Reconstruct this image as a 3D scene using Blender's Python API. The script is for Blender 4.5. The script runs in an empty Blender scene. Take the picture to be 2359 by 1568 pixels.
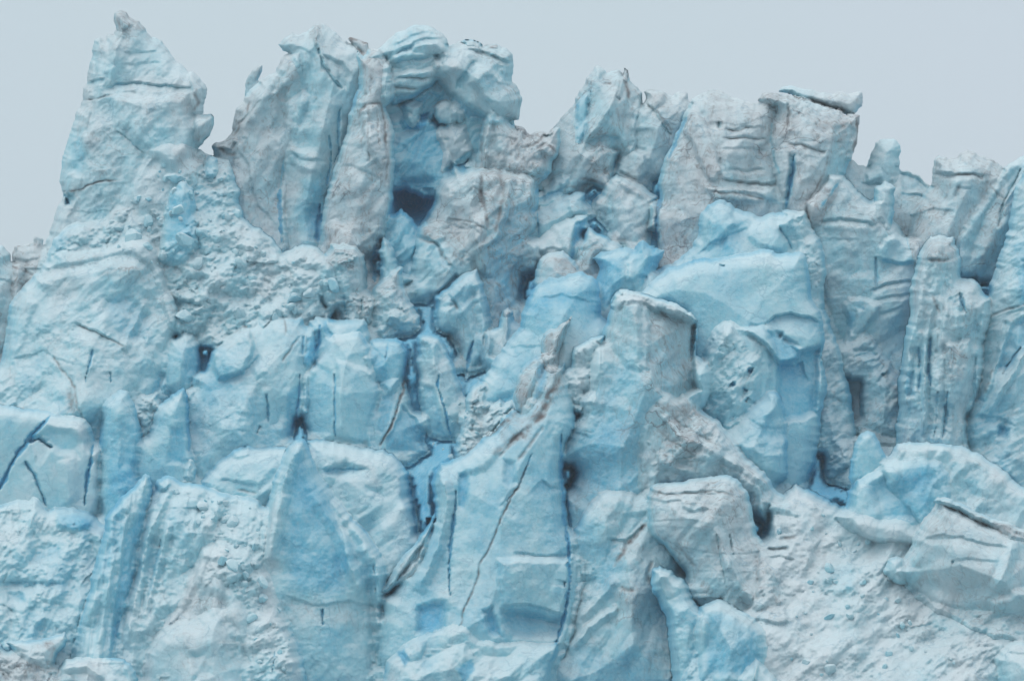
import bpy, math
import numpy as np
from mathutils import Vector
sc = bpy.context.scene

# ------------------------------------------------------------------ camera
CAMZ, PITCH, FPX = 6.0, math.radians(8.5), 1179.0 / math.tan(math.radians(8.0))
cd = bpy.data.cameras.new("camera"); cam = bpy.data.objects.new("camera", cd)
sc.collection.objects.link(cam); sc.camera = cam
cam.location = (0, 0, CAMZ); cam.rotation_euler = (math.radians(90) + PITCH, 0, 0)
cd.sensor_fit = 'HORIZONTAL'; cd.sensor_width = 36; cd.lens = 18 / math.tan(math.radians(8.0))
cd.clip_start = 1; cd.clip_end = 9000

# ------------------------------------------------------------------ world: overcast daylight
SUN_EL, SUN_AZ = math.radians(52), math.radians(-62)      # azimuth measured from +Y, negative = left
w = bpy.data.worlds.new("World"); sc.world = w; w.use_nodes = True
nt = w.node_tree; N = nt.nodes; L = nt.links; N.clear()
out = N.new('ShaderNodeOutputWorld'); bg = N.new('ShaderNodeBackground')
sky = N.new('ShaderNodeTexSky'); sky.sky_type = 'NISHITA'; sky.sun_disc = False
sky.sun_elevation = SUN_EL; sky.sun_rotation = SUN_AZ; sky.dust_density = 3; sky.air_density = 1.2
tc = N.new('ShaderNodeTexCoord'); sep = N.new('ShaderNodeSeparateXYZ')
ramp = N.new('ShaderNodeValToRGB')                        # overcast: brighter overhead than at the horizon
e = ramp.color_ramp.elements
e[0].position = 0.0; e[0].color = (.458, .53, .583, 1)
e[1].position = 1.0; e[1].color = (.98, 1.0, 1.03, 1)
m_ = ramp.color_ramp.elements.new(0.27); m_.color = (.48, .548, .60, 1)
cn = N.new('ShaderNodeTexNoise'); cn.inputs['Scale'].default_value = 3.0; cn.inputs['Detail'].default_value = 3
cr = N.new('ShaderNodeMapRange'); cr.inputs[1].default_value = .3; cr.inputs[2].default_value = .7
cr.inputs[3].default_value = 0.0; cr.inputs[4].default_value = 1.0
cm = N.new('ShaderNodeMix'); cm.data_type = 'RGBA'; cm.blend_type = 'MULTIPLY'; cm.inputs[0].default_value = 1.0
ct = N.new('ShaderNodeValToRGB'); ct.color_ramp.elements[0].color = (.955, 1.0, .985, 1); ct.color_ramp.elements[1].color = (1.03, 1.0, 1.02, 1)
scl = N.new('ShaderNodeVectorMath'); scl.operation = 'SCALE'; scl.inputs['Scale'].default_value = 10.0
mx = N.new('ShaderNodeMix'); mx.data_type = 'RGBA'; mx.inputs[0].default_value = 0.94
L.new(tc.outputs['Generated'], sep.inputs[0]); L.new(sep.outputs['Z'], ramp.inputs[0])
L.new(tc.outputs['Generated'], cn.inputs['Vector']); L.new(cn.outputs['Fac'], cr.inputs[0]); L.new(cr.outputs[0], ct.inputs[0])
L.new(ramp.outputs[0], cm.inputs[6]); L.new(ct.outputs[0], cm.inputs[7])
L.new(cm.outputs[2], scl.inputs[0])
L.new(sky.outputs[0], mx.inputs[6]); L.new(scl.outputs[0], mx.inputs[7])
L.new(mx.outputs[2], bg.inputs[0]); bg.inputs[1].default_value = 0.1
L.new(bg.outputs[0], out.inputs[0])

sd_ = bpy.data.lights.new("sun", 'SUN'); sd_.energy = 0.6; sd_.angle = math.radians(50); sd_.color = (1, .97, .93)
sun = bpy.data.objects.new("sun", sd_); sc.collection.objects.link(sun)
dv = Vector((math.sin(SUN_AZ) * math.cos(SUN_EL), math.cos(SUN_AZ) * math.cos(SUN_EL) * -1.0, math.sin(SUN_EL)))
sky.sun_rotation = math.atan2(dv.x, dv.y)
sun.rotation_euler = dv.to_track_quat('Z', 'Y').to_euler()
vs = sc.view_settings; vs.view_transform = 'Standard'; vs.look = 'None'; vs.gamma = 1; vs.exposure = 0.36
sc.cycles.max_bounces = 8; sc.cycles.diffuse_bounces = 6; sc.cycles.use_denoising = True

# ------------------------------------------------------------------ picture px (2358x1568 grid) -> ray -> point
CP, SP = math.cos(PITCH), math.sin(PITCH)
def world(px, py, Y):
    u = (px - 1179.0) / FPX; v = -(py - 784.0) / FPX
    dy = CP - v * SP; dz = SP + v * CP
    return np.stack([u / dy * Y, Y + 0 * u, CAMZ + dz / dy * Y], -1)
MPP = 300.0 / FPX                                            # metres per grid px near the cliff

# ------------------------------------------------------------------ noise
def _h(i, j, s):
    n = (i.astype(np.int64) * 374761393 + j.astype(np.int64) * 668265263 + s * 974634777) & 0xffffffff
    n = ((n ^ (n >> 13)) * 1274126177) & 0xffffffff
    return ((n ^ (n >> 16)) & 0xffff) / 65535.0
def vn(x, y, s=0):
    i = np.floor(x); j = np.floor(y); fx = x - i; fy = y - j
    fx = fx * fx * (3 - 2 * fx); fy = fy * fy * (3 - 2 * fy)
    a = _h(i, j, s); b = _h(i + 1, j, s); c = _h(i, j + 1, s); d = _h(i + 1, j + 1, s)
    return (a + (b - a) * fx + (c - a) * fy + (a - b - c + d) * fx * fy) * 2 - 1
def fbm(x, y, s=0, o=4, g=.5):
    r = 0; a = 1
    for k in range(o):
        r = r + a * vn(x, y, s + k * 17); x = x * 2.03 + 5.2; y = y * 2.03 - 3.1; a *= g
    return r
def tri(x, y, s=0):                                          # piecewise-linear noise on a triangle lattice: facets
    x2 = x + y * .5; y2 = y * .8660254 * 1.1547
    i = np.floor(x2); j = np.floor(y2); fx = x2 - i; fy = y2 - j
    a = _h(i, j, s); b = _h(i + 1, j, s); c = _h(i, j + 1, s); d = _h(i + 1, j + 1, s)
    lo = a + (b - a) * fx + (c - a) * fy
    hi = d + (c - d) * (1 - fx) + (b - d) * (1 - fy)
    return np.where(fx + fy < 1, lo, hi) * 2 - 1
def chunks(x, y, s=0):                                       # tumbled lumps
    i0 = np.floor(x); j0 = np.floor(y); best = np.full(x.shape, -1.0)
    for di in (-1, 0, 1):
        for dj in (-1, 0, 1):
            i = i0 + di; j = j0 + dj
            cx = i + _h(i, j, s); cy = j + _h(i, j, s + 1); r = .45 + .5 * _h(i, j, s + 2)
            a = (_h(i, j, s + 4) - .5) * 1.4
            dx = x - cx; dy = y - cy
            d = np.maximum(np.abs(dx + a * dy), np.abs(dy - a * dx)) * .55 + np.hypot(dx, dy) * .5
            h = np.minimum((1 - d / r) * 1.9, .75) * (.3 + .9 * _h(i, j, s + 3)) * (d < r) + (d < r) * (.5 * dx * (_h(i, j, s + 5) - .5) + .5 * dy * (_h(i, j, s + 6) - .3))
            best = np.maximum(best, h)
    return np.maximum(best, 0)

def cups(x, y, s=0):                                         # melt hollows meeting in crisp ridges
    i0 = np.floor(x); j0 = np.floor(y); best = np.full(x.shape, 9.0)
    for di in (-1, 0, 1):
        for dj in (-1, 0, 1):
            i = i0 + di; j = j0 + dj
            d = (x - i - .15 - .7 * _h(i, j, s)) ** 2 + (y - j - .15 - .7 * _h(i, j, s + 1)) ** 2 - .22 * _h(i, j, s + 2)
            best = np.minimum(best, d)
    return best

# ------------------------------------------------------------------ polygons
def P(t):
    return np.array([[float(c) for c in q.split(',')] for q in t.split()])
def refine(pts, closed, step, amp, seed):
    out = []; n = len(pts); last = n if closed else n - 1
    for k in range(last):
        a = pts[k]; b = pts[(k + 1) % n]; d = math.hypot(*(b - a)); m = max(1, int(d / step))
        t = np.linspace(0, 1, m, endpoint=False)[:, None]; out.append(a + (b - a) * t)
    if not closed: out.append(pts[-1:])
    o = np.concatenate(out)
    if amp > 0:
        o = o + amp * np.stack([fbm(o[:, 0] / 26, o[:, 1] / 26, seed, 4, .72), fbm(o[:, 0] / 26, o[:, 1] / 26, seed + 99, 4, .72)], -1)
    return o
def segdist(X, Y, pts, closed):
    """distance to polyline, nearest point, and whether the point lies on its right-hand (down) side"""
    A = pts if closed else pts[:-1]; B = np.roll(pts, -1, 0) if closed else pts[1:]
    D = B - A; LL = (D ** 2).sum(1) + 1e-9; n = len(X)
    dist = np.empty(n); nx = np.empty(n); ny = np.empty(n); side = np.empty(n, bool); T = np.empty(n)
    ch = max(1, int(2_000_000 / max(1, len(A))))
    for s in range(0, n, ch):
        x = X[s:s + ch, None]; y = Y[s:s + ch, None]
        t = np.clip(((x - A[:, 0]) * D[:, 0] + (y - A[:, 1]) * D[:, 1]) / LL, 0, 1)
        qx = A[:, 0] + t * D[:, 0]; qy = A[:, 1] + t * D[:, 1]
        d2 = (x - qx) ** 2 + (y - qy) ** 2; k = d2.argmin(1); r = np.arange(len(k))
        dist[s:s + ch] = np.sqrt(d2[r, k]); nx[s:s + ch] = qx[r, k]; ny[s:s + ch] = qy[r, k]
        side[s:s + ch] = (D[k, 0] * (Y[s:s + ch] - A[k, 1]) - D[k, 1] * (X[s:s + ch] - A[k, 0])) > 0
        T[s:s + ch] = (k + t[r, k]) / len(A)
    return dist, nx, ny, side, T
def inside(X, Y, pts):
    r = np.zeros(len(X), bool); n = len(pts); j = n - 1
    for i in range(n):
        xi, yi = pts[i]; xj, yj = pts[j]
        if yi != yj:
            m = ((yi > Y) != (yj > Y)); r ^= m & (X < (xj - xi) * (Y - yi) / (yj - yi) + xi)
        j = i
    return r
def sdist(X, Y, pts):                                        # + inside, clipped work to a bounding box
    lo = pts.min(0) - 40; hi = pts.max(0) + 40
    r = np.full(len(X), -40.0); m = (X > lo[0]) & (X < hi[0]) & (Y > lo[1]) & (Y < hi[1])
    if m.any():
        d = segdist(X[m], Y[m], pts, True)[0]; r[m] = np.where(inside(X[m], Y[m], pts), d, -d)
    return r
def near(X, Y, pts, reach):
    lo = pts.min(0) - reach; hi = pts.max(0) + reach
    return (X > lo[0]) & (X < hi[0]) & (Y > lo[1]) & (Y < hi[1])
def sstep(t):
    t = np.clip(t, 0, 1); return t * t * (3 - 2 * t)

# ------------------------------------------------------------------ ice material
def ice_material():
    m = bpy.data.materials.new("glacier_ice"); m.use_nodes = True
    nt = m.node_tree; N = nt.nodes; L = nt.links; N.clear()
    o = N.new('ShaderNodeOutputMaterial'); b = N.new('ShaderNodeBsdfPrincipled'); L.new(b.outputs[0], o.inputs[0])
    def attr(n):
        a = N.new('ShaderNodeAttribute'); a.attribute_name = n; return a.outputs['Fac']
    geo = N.new('ShaderNodeNewGeometry'); pos = geo.outputs['Position']
    def noise(scale, detail=4, rough=.6, dist=0.0, vec=None, stretch=None):
        t = N.new('ShaderNodeTexNoise'); t.inputs['Scale'].default_value = scale; t.inputs['Detail'].default_value = detail
        t.inputs['Roughness'].default_value = rough; t.inputs['Distortion'].default_value = dist
        v = vec or pos
        if stretch:
            mp = N.new('ShaderNodeMapping'); mp.inputs['Scale'].default_value = stretch; L.new(v, mp.inputs[0]); v = mp.outputs[0]
        L.new(v, t.inputs['Vector']); return t.outputs['Fac']
    def math_(op, a, b_=None, c=None, clamp=False):
        n = N.new('ShaderNodeMath'); n.operation = op; n.use_clamp = clamp
        for k, v in enumerate((a, b_, c)):
            if v is None: continue
            if isinstance(v, (int, float)): n.inputs[k].default_value = v
            else: L.new(v, n.inputs[k])
        return n.outputs[0]
    def rng(v, a, b_, c=0.0, d=1.0):
        n = N.new('ShaderNodeMapRange'); L.new(v, n.inputs[0])
        for k, q in enumerate((a, b_, c, d)): n.inputs[k + 1].default_value = q
        return n.outputs[0]
    def mix(f, a, b_, mode='MIX'):
        n = N.new('ShaderNodeMix'); n.data_type = 'RGBA'; n.blend_type = mode
        if isinstance(f, float): n.inputs[0].default_value = f
        else: L.new(f, n.inputs[0])
        for k, q in ((6, a), (7, b_)):
            if isinstance(q, tuple): n.inputs[k].default_value = (*q, 1)
            else: L.new(q, n.inputs[k])
        return n.outputs[2]
    blue = attr("blue"); dirt = attr("dirt")
    bl = math_('ADD', blue, math_('MULTIPLY', math_('SUBTRACT', noise(.35, 5, .6, .6), .5), .3), clamp=True)
    col = N.new('ShaderNodeValToRGB'); el = col.color_ramp.elements
    el[0].position = 0.0; el[0].color = (.52, .625, .66, 1)
    el[1].position = 1.0; el[1].color = (.05, .41, .66, 1)
    q = el.new(.3); q.color = (.31, .615, .70, 1)
    q = el.new(.6); q.color = (.13, .485, .645, 1)
    L.new(bl, col.inputs[0])
    c = col.outputs[0]
    # fine grain, frosting
    c = mix(rng(noise(2.6, 8, .75), .38, .66), c, mix(.3, c, (.68, .77, .80)))
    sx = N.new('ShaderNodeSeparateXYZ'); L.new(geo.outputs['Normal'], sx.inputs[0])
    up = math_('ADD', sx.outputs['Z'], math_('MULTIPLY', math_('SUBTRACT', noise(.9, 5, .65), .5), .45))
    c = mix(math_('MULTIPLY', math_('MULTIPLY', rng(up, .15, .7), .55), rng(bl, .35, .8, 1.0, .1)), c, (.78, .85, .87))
    # dirt: broad grey film, then dark speckle and streaks
    film = math_('MULTIPLY', dirt, rng(noise(.55, 6, .68, 1.0), .3, .66), clamp=True)
    c = mix(math_('MULTIPLY', film, .7), c, (.335, .325, .335))
    sp = math_('MULTIPLY', math_('MULTIPLY', dirt, 1.25), rng(noise(1.3, 8, .74, 1.6, stretch=(1, 1, .5)), .52, .64), clamp=True)
    c = mix(math_('MULTIPLY', sp, .62), c, (.20, .175, .17))
    v2 = N.new('ShaderNodeTexVoronoi'); v2.feature = 'DISTANCE_TO_EDGE'; v2.inputs['Scale'].default_value = .55
    w2 = N.new('ShaderNodeVectorMath'); w2.operation = 'ADD'; s2 = N.new('ShaderNodeVectorMath'); s2.operation = 'SCALE'; s2.inputs['Scale'].default_value = 2.4
    n2 = N.new('ShaderNodeTexNoise'); n2.inputs['Scale'].default_value = .8; n2.inputs['Detail'].default_value = 5
    L.new(pos, n2.inputs['Vector']); L.new(n2.outputs['Color'], s2.inputs[0]); L.new(pos, w2.inputs[0]); L.new(s2.outputs[0], w2.inputs[1]); L.new(w2.outputs[0], v2.inputs['Vector'])
    fine = math_('MULTIPLY', rng(v2.outputs['Distance'], .01, .06, 1.0, 0.0), rng(noise(.5, 4, .65), .44, .62), clamp=True)
    c = mix(math_('MULTIPLY', fine, .32), c, (.16, .36, .48))
    c = mix(math_('MULTIPLY', attr('grime'), .85, clamp=True), c, (.17, .145, .14))
    # hair cracks
    vo = N.new('ShaderNodeTexVoronoi'); vo.feature = 'DISTANCE_TO_EDGE'; vo.inputs['Scale'].default_value = .30
    wp = N.new('ShaderNodeVectorMath'); wp.operation = 'ADD'
    wn = N.new('ShaderNodeTexNoise'); wn.inputs['Scale'].default_value = .5; wn.inputs['Detail'].default_value = 4
    wsc = N.new('ShaderNodeVectorMath'); wsc.operation = 'SCALE'; wsc.inputs['Scale'].default_value = 3.2
    mp = N.new('ShaderNodeMapping'); mp.inputs['Scale'].default_value = (.8, 1, 1.5)
    L.new(pos, wn.inputs['Vector']); L.new(wn.outputs['Color'], wsc.inputs[0]); L.new(pos, mp.inputs[0])
    L.new(mp.outputs[0], wp.inputs[0]); L.new(wsc.outputs[0], wp.inputs[1]); L.new(wp.outputs[0], vo.inputs['Vector'])
    hair = rng(vo.outputs['Distance'], .006, .022, 1.0, 0.0)
    hair = math_('MULTIPLY', hair, rng(noise(.22, 3, .6), .48, .62), clamp=True)
    hair = math_('MULTIPLY', hair, rng(dirt, .15, .7, .12, 1.0), clamp=True)
    c = mix(math_('MULTIPLY', hair, .65), c, (.15, .14, .16))
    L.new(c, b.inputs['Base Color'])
    L.new(rng(bl, .2, .9, .85, .38), b.inputs['Roughness'])
    b.inputs['Subsurface Weight'].default_value = .0; b.inputs['Subsurface Radius'].default_value = (.35, .6, .7); b.inputs['Subsurface Scale'].default_value = .35
    b.inputs['IOR'].default_value = 1.31; b.inputs['Specular IOR Level'].default_value = .35
    h = math_('ADD', math_('MULTIPLY', noise(1.6, 9, .72), .6), math_('MULTIPLY', noise(6.0, 5, .65), .2))
    h = math_('SUBTRACT', h, math_('MULTIPLY', hair, .10)); h = math_('SUBTRACT', h, math_('MULTIPLY', fine, .12))
    bp = N.new('ShaderNodeBump'); bp.inputs['Strength'].default_value = .62; bp.inputs['Distance'].default_value = .42
    L.new(h, bp.inputs['Height']); L.new(bp.outputs[0], b.inputs['Normal'])
    return m
ICE = ice_material()

# ------------------------------------------------------------------ one body of ice
GS, GX0, GY0, GNX, GNY = 2.5, -400, -100, 1300, 1100           # running map of the frontmost ice, back to front
CY = np.full((GNY, GNX), np.nan); OBJ = np.zeros((GNY, GNX), bool); CB = np.zeros((GNY, GNX)); CDI = np.zeros((GNY, GNX))
def G(py): return 342.0 - 38.0 * (py / 1568.0)               # distance of the glacier front at a height in the picture
FINAL = [0]; HAZE = 0.00027; COUNT = [0]; TS, CD, LD, SD, OS = .74, .6, .38, .25, .62
DEF = dict(lean=.25, er=.3, fac=.8, cup=.3, iso=False, fuse=.68, fw=13, cap=1.5, med=.65, fs=110, noi=.35, rub=0.0, rs=14, strat=0.0, sang=0.0, ss=26, flute=0.0, blue=.2, dirt=.25,
           jit=3.0, back=1.0, step=3.0, bt=.30, plane=None, tilt=0.0, bv=.13, dv=.35)
def body(name, outline, off, T, feats=(), parent=None, yc=None, **kw):
    o = dict(DEF); o.update(kw); late = name in ('bent_tip', 'side_knob', 'dark_tip', 'blue_flank', 'brown_tip'); COUNT[0] += 0 if late else 1; seed = COUNT[0] * 101 + (51 if late else 0); st = 5.0 if name == 'glacier' else GS
    base = P(outline) if isinstance(outline, str) else outline; poly = refine(base, True, 4.0, o['jit'], seed)
    lo = poly.min(0); hi = poly.max(0)
    gx = np.arange(math.floor(lo[0] / st) - 1, math.ceil(hi[0] / st) + 2) * st; gy = np.arange(math.floor(lo[1] / st) - 1, math.ceil(hi[1] / st) + 2) * st
    nx_, ny_ = len(gx), len(gy)
    cx, cy = np.meshgrid((gx[:-1] + gx[1:]) / 2, (gy[:-1] + gy[1:]) / 2)
    ins = inside(cx.ravel(), cy.ravel(), poly).reshape(cx.shape)
    jj, ii = np.nonzero(ins)
    q = np.stack([jj * nx_ + ii, jj * nx_ + ii + 1, (jj + 1) * nx_ + ii + 1, (jj + 1) * nx_ + ii], 1)
    used, inv = np.unique(q.ravel(), return_inverse=True); q = inv.reshape(q.shape)
    cnt = np.bincount(q.ravel(), minlength=len(used)); bd = cnt < 4
    X = gx[used % nx_].copy(); Y = gy[used // nx_].copy()
    ci = np.clip(np.rint((X - GX0) / GS).astype(int), 0, GNX - 1); cj = np.clip(np.rint((Y - GY0) / GS).astype(int), 0, GNY - 1)
    d, nx, ny, _, _ = segdist(X, Y, poly, True)
    X[bd] = nx[bd]; Y[bd] = ny[bd]; d[bd] = 0
    yc = o.get('yc') or (lo[1] + hi[1]) / 2 if yc is None else yc
    mx = d.max(); R = max(7.0, min(o['er'] * mx * 1.3, 38 + 60 * max(0, o['er'] - .35))); xx = np.clip(d / R, 0, 1)
    prof = (1 - (1 - xx) ** 2.0) ** .55
    edge = np.clip(d / 7.0, 0, 1)
    xm, ym = X * MPP, Y * MPP; wx = X + 22 * fbm(X / 90, Y / 90, seed + 5, 3); wy = Y + 22 * fbm(X / 90, Y / 90, seed + 6, 3)
    h = T * TS * (.62 * prof + o['med'] * (d / max(mx, 14.0)) * min(1.0, mx / 45.0))
    a = o['sang'] + (.5 if o['iso'] else .3) * math.sin(seed * 1.7); ca, sa = math.cos(a), math.sin(a); st_ = 1.0 if o['iso'] else .55
    rx, ry = (wx * ca + wy * sa), (-wx * sa + wy * ca) * st_
    cell = cups(rx / (o['fs'] * .6), ry / (o['fs'] * .6), seed + 80)
    f = tri(rx / o['fs'], ry / o['fs'], seed) + .38 * tri(rx * 2.3 / o['fs'] + 3, ry * 2.3 / o['fs'], seed + 7)
    mk = sstep(.5 + .9 * fbm(X / 80, Y / 80, seed + 9, 3))
    if o['noi'] < .42: mk = mk * .4 - .12
    f = f + .17 * (.3 + mk) * tri((X * ca + Y * sa) * 5.2 / o['fs'], (Y * ca - X * sa) * 3.6 / o['fs'], seed + 8) + .09 * (.2 + mk) * tri((X * ca + Y * sa) * 11 / o['fs'], (Y * ca - X * sa) * 9 / o['fs'], seed + 10)
    g = o['fac'] * f
    sm = min(1.0, o['noi'] / .5); g = g + o['cup'] * cell * (sm if sm > .85 else sm * .35)
    rgh = .35 + 1.1 * sstep(.5 + .8 * fbm(X / 110, Y / 90, seed + 14, 3))
    g = g + o['noi'] * .5 * (.7 * fbm(X / 70, Y / 60, seed + 15, 2) + rgh * (.5 * fbm(X / 34, Y / 30, seed + 11, 5, .6)))
    if o['flute']: g = g + o['flute'] * (1 - np.abs(fbm((X + .12 * Y) / 20, Y / 260, seed + 13, 3, .55)) * 1.6)
    if o['rub']:
        rs = o['rs']; ux = X + 10 * fbm(X / 30, Y / 30, seed + 21, 3); uy = Y + 10 * fbm(X / 30, Y / 30, seed + 22, 3)
        msk = sstep(.5 + .9 * fbm(X / 55, Y / 45, seed + 23, 3))
        g = g + o['rub'] * ((.25 + .75 * msk) * chunks(ux / rs, uy / rs * 1.15, seed + 20) + .22 * msk * chunks(ux / (rs * .45), uy / (rs * .45), seed + 30)
                            + 1.1 * chunks(ux / (rs * 2.8), uy / (rs * 2.3), seed + 40) * (vn(X / 80, Y / 80, seed + 41) > -.1)
                            + .7 * fbm(X / 45, Y / 30, seed + 42, 4, .6))
    strat = 0
    if o['strat']:
        c2, s2 = math.cos(o['sang']), math.sin(o['sang'])
        v = (Y * c2 - X * s2) / o['ss'] + .5 * fbm(X / 120, Y / 60, seed + 50, 3)
        fr = v - np.floor(v); strat = _h(np.floor(v), np.floor(v) * 0, seed)
        g = g - SD * o['strat'] * (1 - fr) ** 2.0 * (strat * 1.4) * np.clip(.6 + fbm(X / 60, Y / 40, seed + 51, 3), 0, 1.3) + o['strat'] * .5 * (strat - .5)
    g = g + o['tilt'] * (X - (lo[0] + hi[0]) / 2) * MPP
    blue = o['blue'] + o['bv'] * fbm(X / 70, Y / 110, seed + 60, 4, .6)
    line = X * 0
    dirt = o['dirt'] + o['dv'] * o['dirt'] * 1.6 * fbm(X / 60, Y / 80, seed + 61, 4, .6)
    if o['strat']: dirt = dirt + .25 * o['dirt'] * (strat - .5) * 2
    for F in feats:
        k = F[0]; r_amp = 2.5
        if k in 'PBG':
            pp = refine(P(F[1]), True, 6, r_amp, seed + 3); s = sdist(X, Y, pp)
            soft = F[3]
            if k == 'P':
                soft = max(soft, 10) if F[2] < 0 else soft; wgt = sstep(s / soft); hh = F[2] * (.68 if F[2] < 0 and name != 'glacier' else 1)
                if len(F) > 4:
                    c = pp.mean(0); hh = hh + (F[4] * (X - c[0]) + F[5] * (Y - c[1])) / 100
                g = g + wgt * hh
                if len(F) > 6: blue = blue + F[6] * wgt
            elif k == 'B': blue = blue + F[2] * sstep((s + soft * .5) / soft)
            else: dirt = dirt + F[2] * sstep((s + soft * .5) / soft)
        else:
            pp = refine(P(F[1]), False, 6, 1.3 if k == 'C' else r_amp, seed + 3)
            reach = F[3] if k == 'L' else F[2] * (6 if k == 'C' else 1.3) + 4
            m = near(X, Y, pp, reach)
            if not m.any(): continue
            dd, _, _, sd, T_ = segdist(X[m], Y[m], pp, False)
            fade = np.clip(np.minimum(T_, 1 - T_) * 8, 0, 1) ** .6
            if k == 'L':
                wgt = np.where(sd, np.clip(1 - dd / F[3], 0, 1), np.clip(1 - dd / 4, 0, 1)) * fade
                g[m] -= LD * F[2] * wgt
                if len(F) > 4: blue[m] += F[4] * wgt
            elif k == 'C':
                wv = .75 + .6 * fbm(X[m] / 14, Y[m] / 14, seed + 95, 3); wgt = sstep(1.15 - dd / (F[2] * 1.15 * np.clip(wv, .3, 1.6) * (.15 + .85 * fade)))
                g[m] -= min(CD * F[3], .085 * F[2]) * wgt + min(.5, .055 * F[2]) * np.where(sd, np.clip(1 - dd / (6 * F[2]), 0, 1), 0) * fade; blue[m] += 1.25 * (F[4] if len(F) > 4 else .55) * wgt
            elif k == 'D':
                wgt = np.clip(1.2 - dd / F[2], 0, 1) * (.45 + .55 * fade); g[m] -= .2 * wgt; dirt[m] += .4 * F[3] * wgt; line[m] += F[3] * wgt * np.clip(.75 + .9 * fbm(X[m] / 12, Y[m] / 12, seed + 96, 3), 0, 1.2)
            elif k == 'R':
                g[m] += F[3] * np.clip(1 - dd / F[2], 0, 1) * fade
    h = h + g * edge; h[bd] = 0
    if name == 'glacier':
        xs, ys, q_, F_ = BACK; u = np.clip((X - xs[0]) / q_, 0, len(xs) - 1.001); v = np.clip((Y - ys[0]) / q_, 0, len(ys) - 1.001)
        i_ = u.astype(int); j_ = v.astype(int); fu = u - i_; fv = v - j_
        base_ = F_[j_, i_] * (1 - fu) * (1 - fv) + F_[j_, i_ + 1] * fu * (1 - fv) + F_[j_ + 1, i_] * (1 - fu) * fv + F_[j_ + 1, i_ + 1] * fu * fv
        G0 = base_ + 1.1
    Ypl = (G(yc) if o['plane'] is None else o['plane']) - off + o['lean'] * (yc - Y) * MPP
    if name == 'glacier': Ypl = G0 + h * 0
    Yf = Ypl - h
    if name == 'glacier' and FINAL[0]:                       # never in front of the masses it carries
        CM = np.where(np.isnan(CY), -1e9, CY); lim = np.full(len(X), -1e9)
        for a_ in range(-2, 3):
            for b_ in range(-2, 3):
                lim = np.maximum(lim, CM[np.clip(cj + a_, 0, GNY - 1), np.clip(ci + b_, 0, GNX - 1)])
        Yf = np.maximum(Yf, lim + .25)
    if name != 'glacier':
        yb = CY[cj, ci]; has = ~np.isnan(yb); ybz = np.where(has, yb, 1e9)
        inn = has & (d > min(10, mx * .4))
        if inn.sum() > 20:
            sh = max(0.0, float(np.percentile((Yf - ybz + .6)[inn], 88))) * .9; Yf = Yf - sh; Ypl = Ypl - sh
        Yf = np.minimum(Yf, ybz - (.25 + .5 * prof) * np.clip(d / 10, 0, 1))       # rests in front of what it leans on
        fz = np.clip(o['fuse'] * (1.0 + .55 * fbm(X / 50, Y / 50, seed + 90, 2)), 0, 1)
        W = o['fw'] * (1 + .35 * fbm(X / 70, Y / 70, seed + 91, 2)); W = np.minimum(W, .45 * mx + 2)
        wf = has * fz * (1 - sstep(d / W))
        ef = has * sstep(1.15 - d / 12) * sstep((np.where(has, yb, 0) - Yf - .5) / 1.6) * np.clip(vn(X / 60, Y / 60, seed + 97) * .4 + .7, 0, 1)
        drop = np.clip(np.where(has, yb, 0) + .02 - Yf, 0, o['cap']); Yf = Yf + wf * drop
        blue = blue + .6 * wf * (CB[cj, ci] - blue) + .4 * ef; dirt = (dirt + .75 * wf * (CDI[cj, ci] - dirt)) * (1 - .75 * ef)
    Yb = np.maximum(Ypl + o['back'] * max(T, 1.5) * prof * (1 + .25 * fbm(X / 60, Y / 60, seed + 70, 2)), Yf + .05 + .6 * prof)
    for a_, b_ in (((0, 0), (1, 0), (0, 1), (1, 1)) if name == 'glacier' else ((0, 0),)):
        u = np.clip(ci + a_, 0, GNX - 1); v_ = np.clip(cj + b_, 0, GNY - 1)
        m = np.isnan(CY[v_, u]) | (Yf < CY[v_, u] + .3)
        if name != 'glacier': OBJ[v_[m], u[m]] = True
        CY[v_[m], u[m]] = Yf[m]; CB[v_[m], u[m]] = blue[m]; CDI[v_[m], u[m]] = dirt[m]
    vf = world(X, Y, Yf)
    keep = ~bd; mapb = np.arange(len(X)); mapb[keep] = len(X) + np.arange(keep.sum())
    V = np.concatenate([vf, world(X[keep], Y[keep], Yb[keep])])
    bx = (lo[0] + hi[0]) / 2; org = world(np.array([bx]), np.array([hi[1]]), np.array([Ypl.mean()]))[0]
    if name == 'glacier': org = np.array([0, 330.0, 0])
    V = V - org
    # picture y grows downwards: front quads (a,b,c,d) go clockwise seen from the camera -> flip
    Q = np.concatenate([q[:, ::-1], mapb[q]]).astype(np.int32)
    me = bpy.data.meshes.new(name); me.vertices.add(len(V)); me.vertices.foreach_set('co', V.astype(np.float32).ravel())
    me.loops.add(Q.size); me.loops.foreach_set('vertex_index', Q.ravel())
    me.polygons.add(len(Q)); me.polygons.foreach_set('loop_start', np.arange(0, Q.size, 4, dtype=np.int32))
    me.update(calc_edges=True); me.validate()
    for nm, arr in (('blue', blue), ('dirt', dirt), ('grime', line)):
        at = me.attributes.new(nm, 'FLOAT', 'POINT')
        full = np.concatenate([arr, arr[keep]]).clip(0, 1).astype(np.float32); at.data.foreach_set('value', full)
    me.shade_smooth()
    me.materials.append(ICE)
    ob = bpy.data.objects.new(name, me); sc.collection.objects.link(ob); ob.location = org
    if parent:
        ob.parent = parent; ob.location = Vector(org) - parent.location
    return ob

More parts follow.
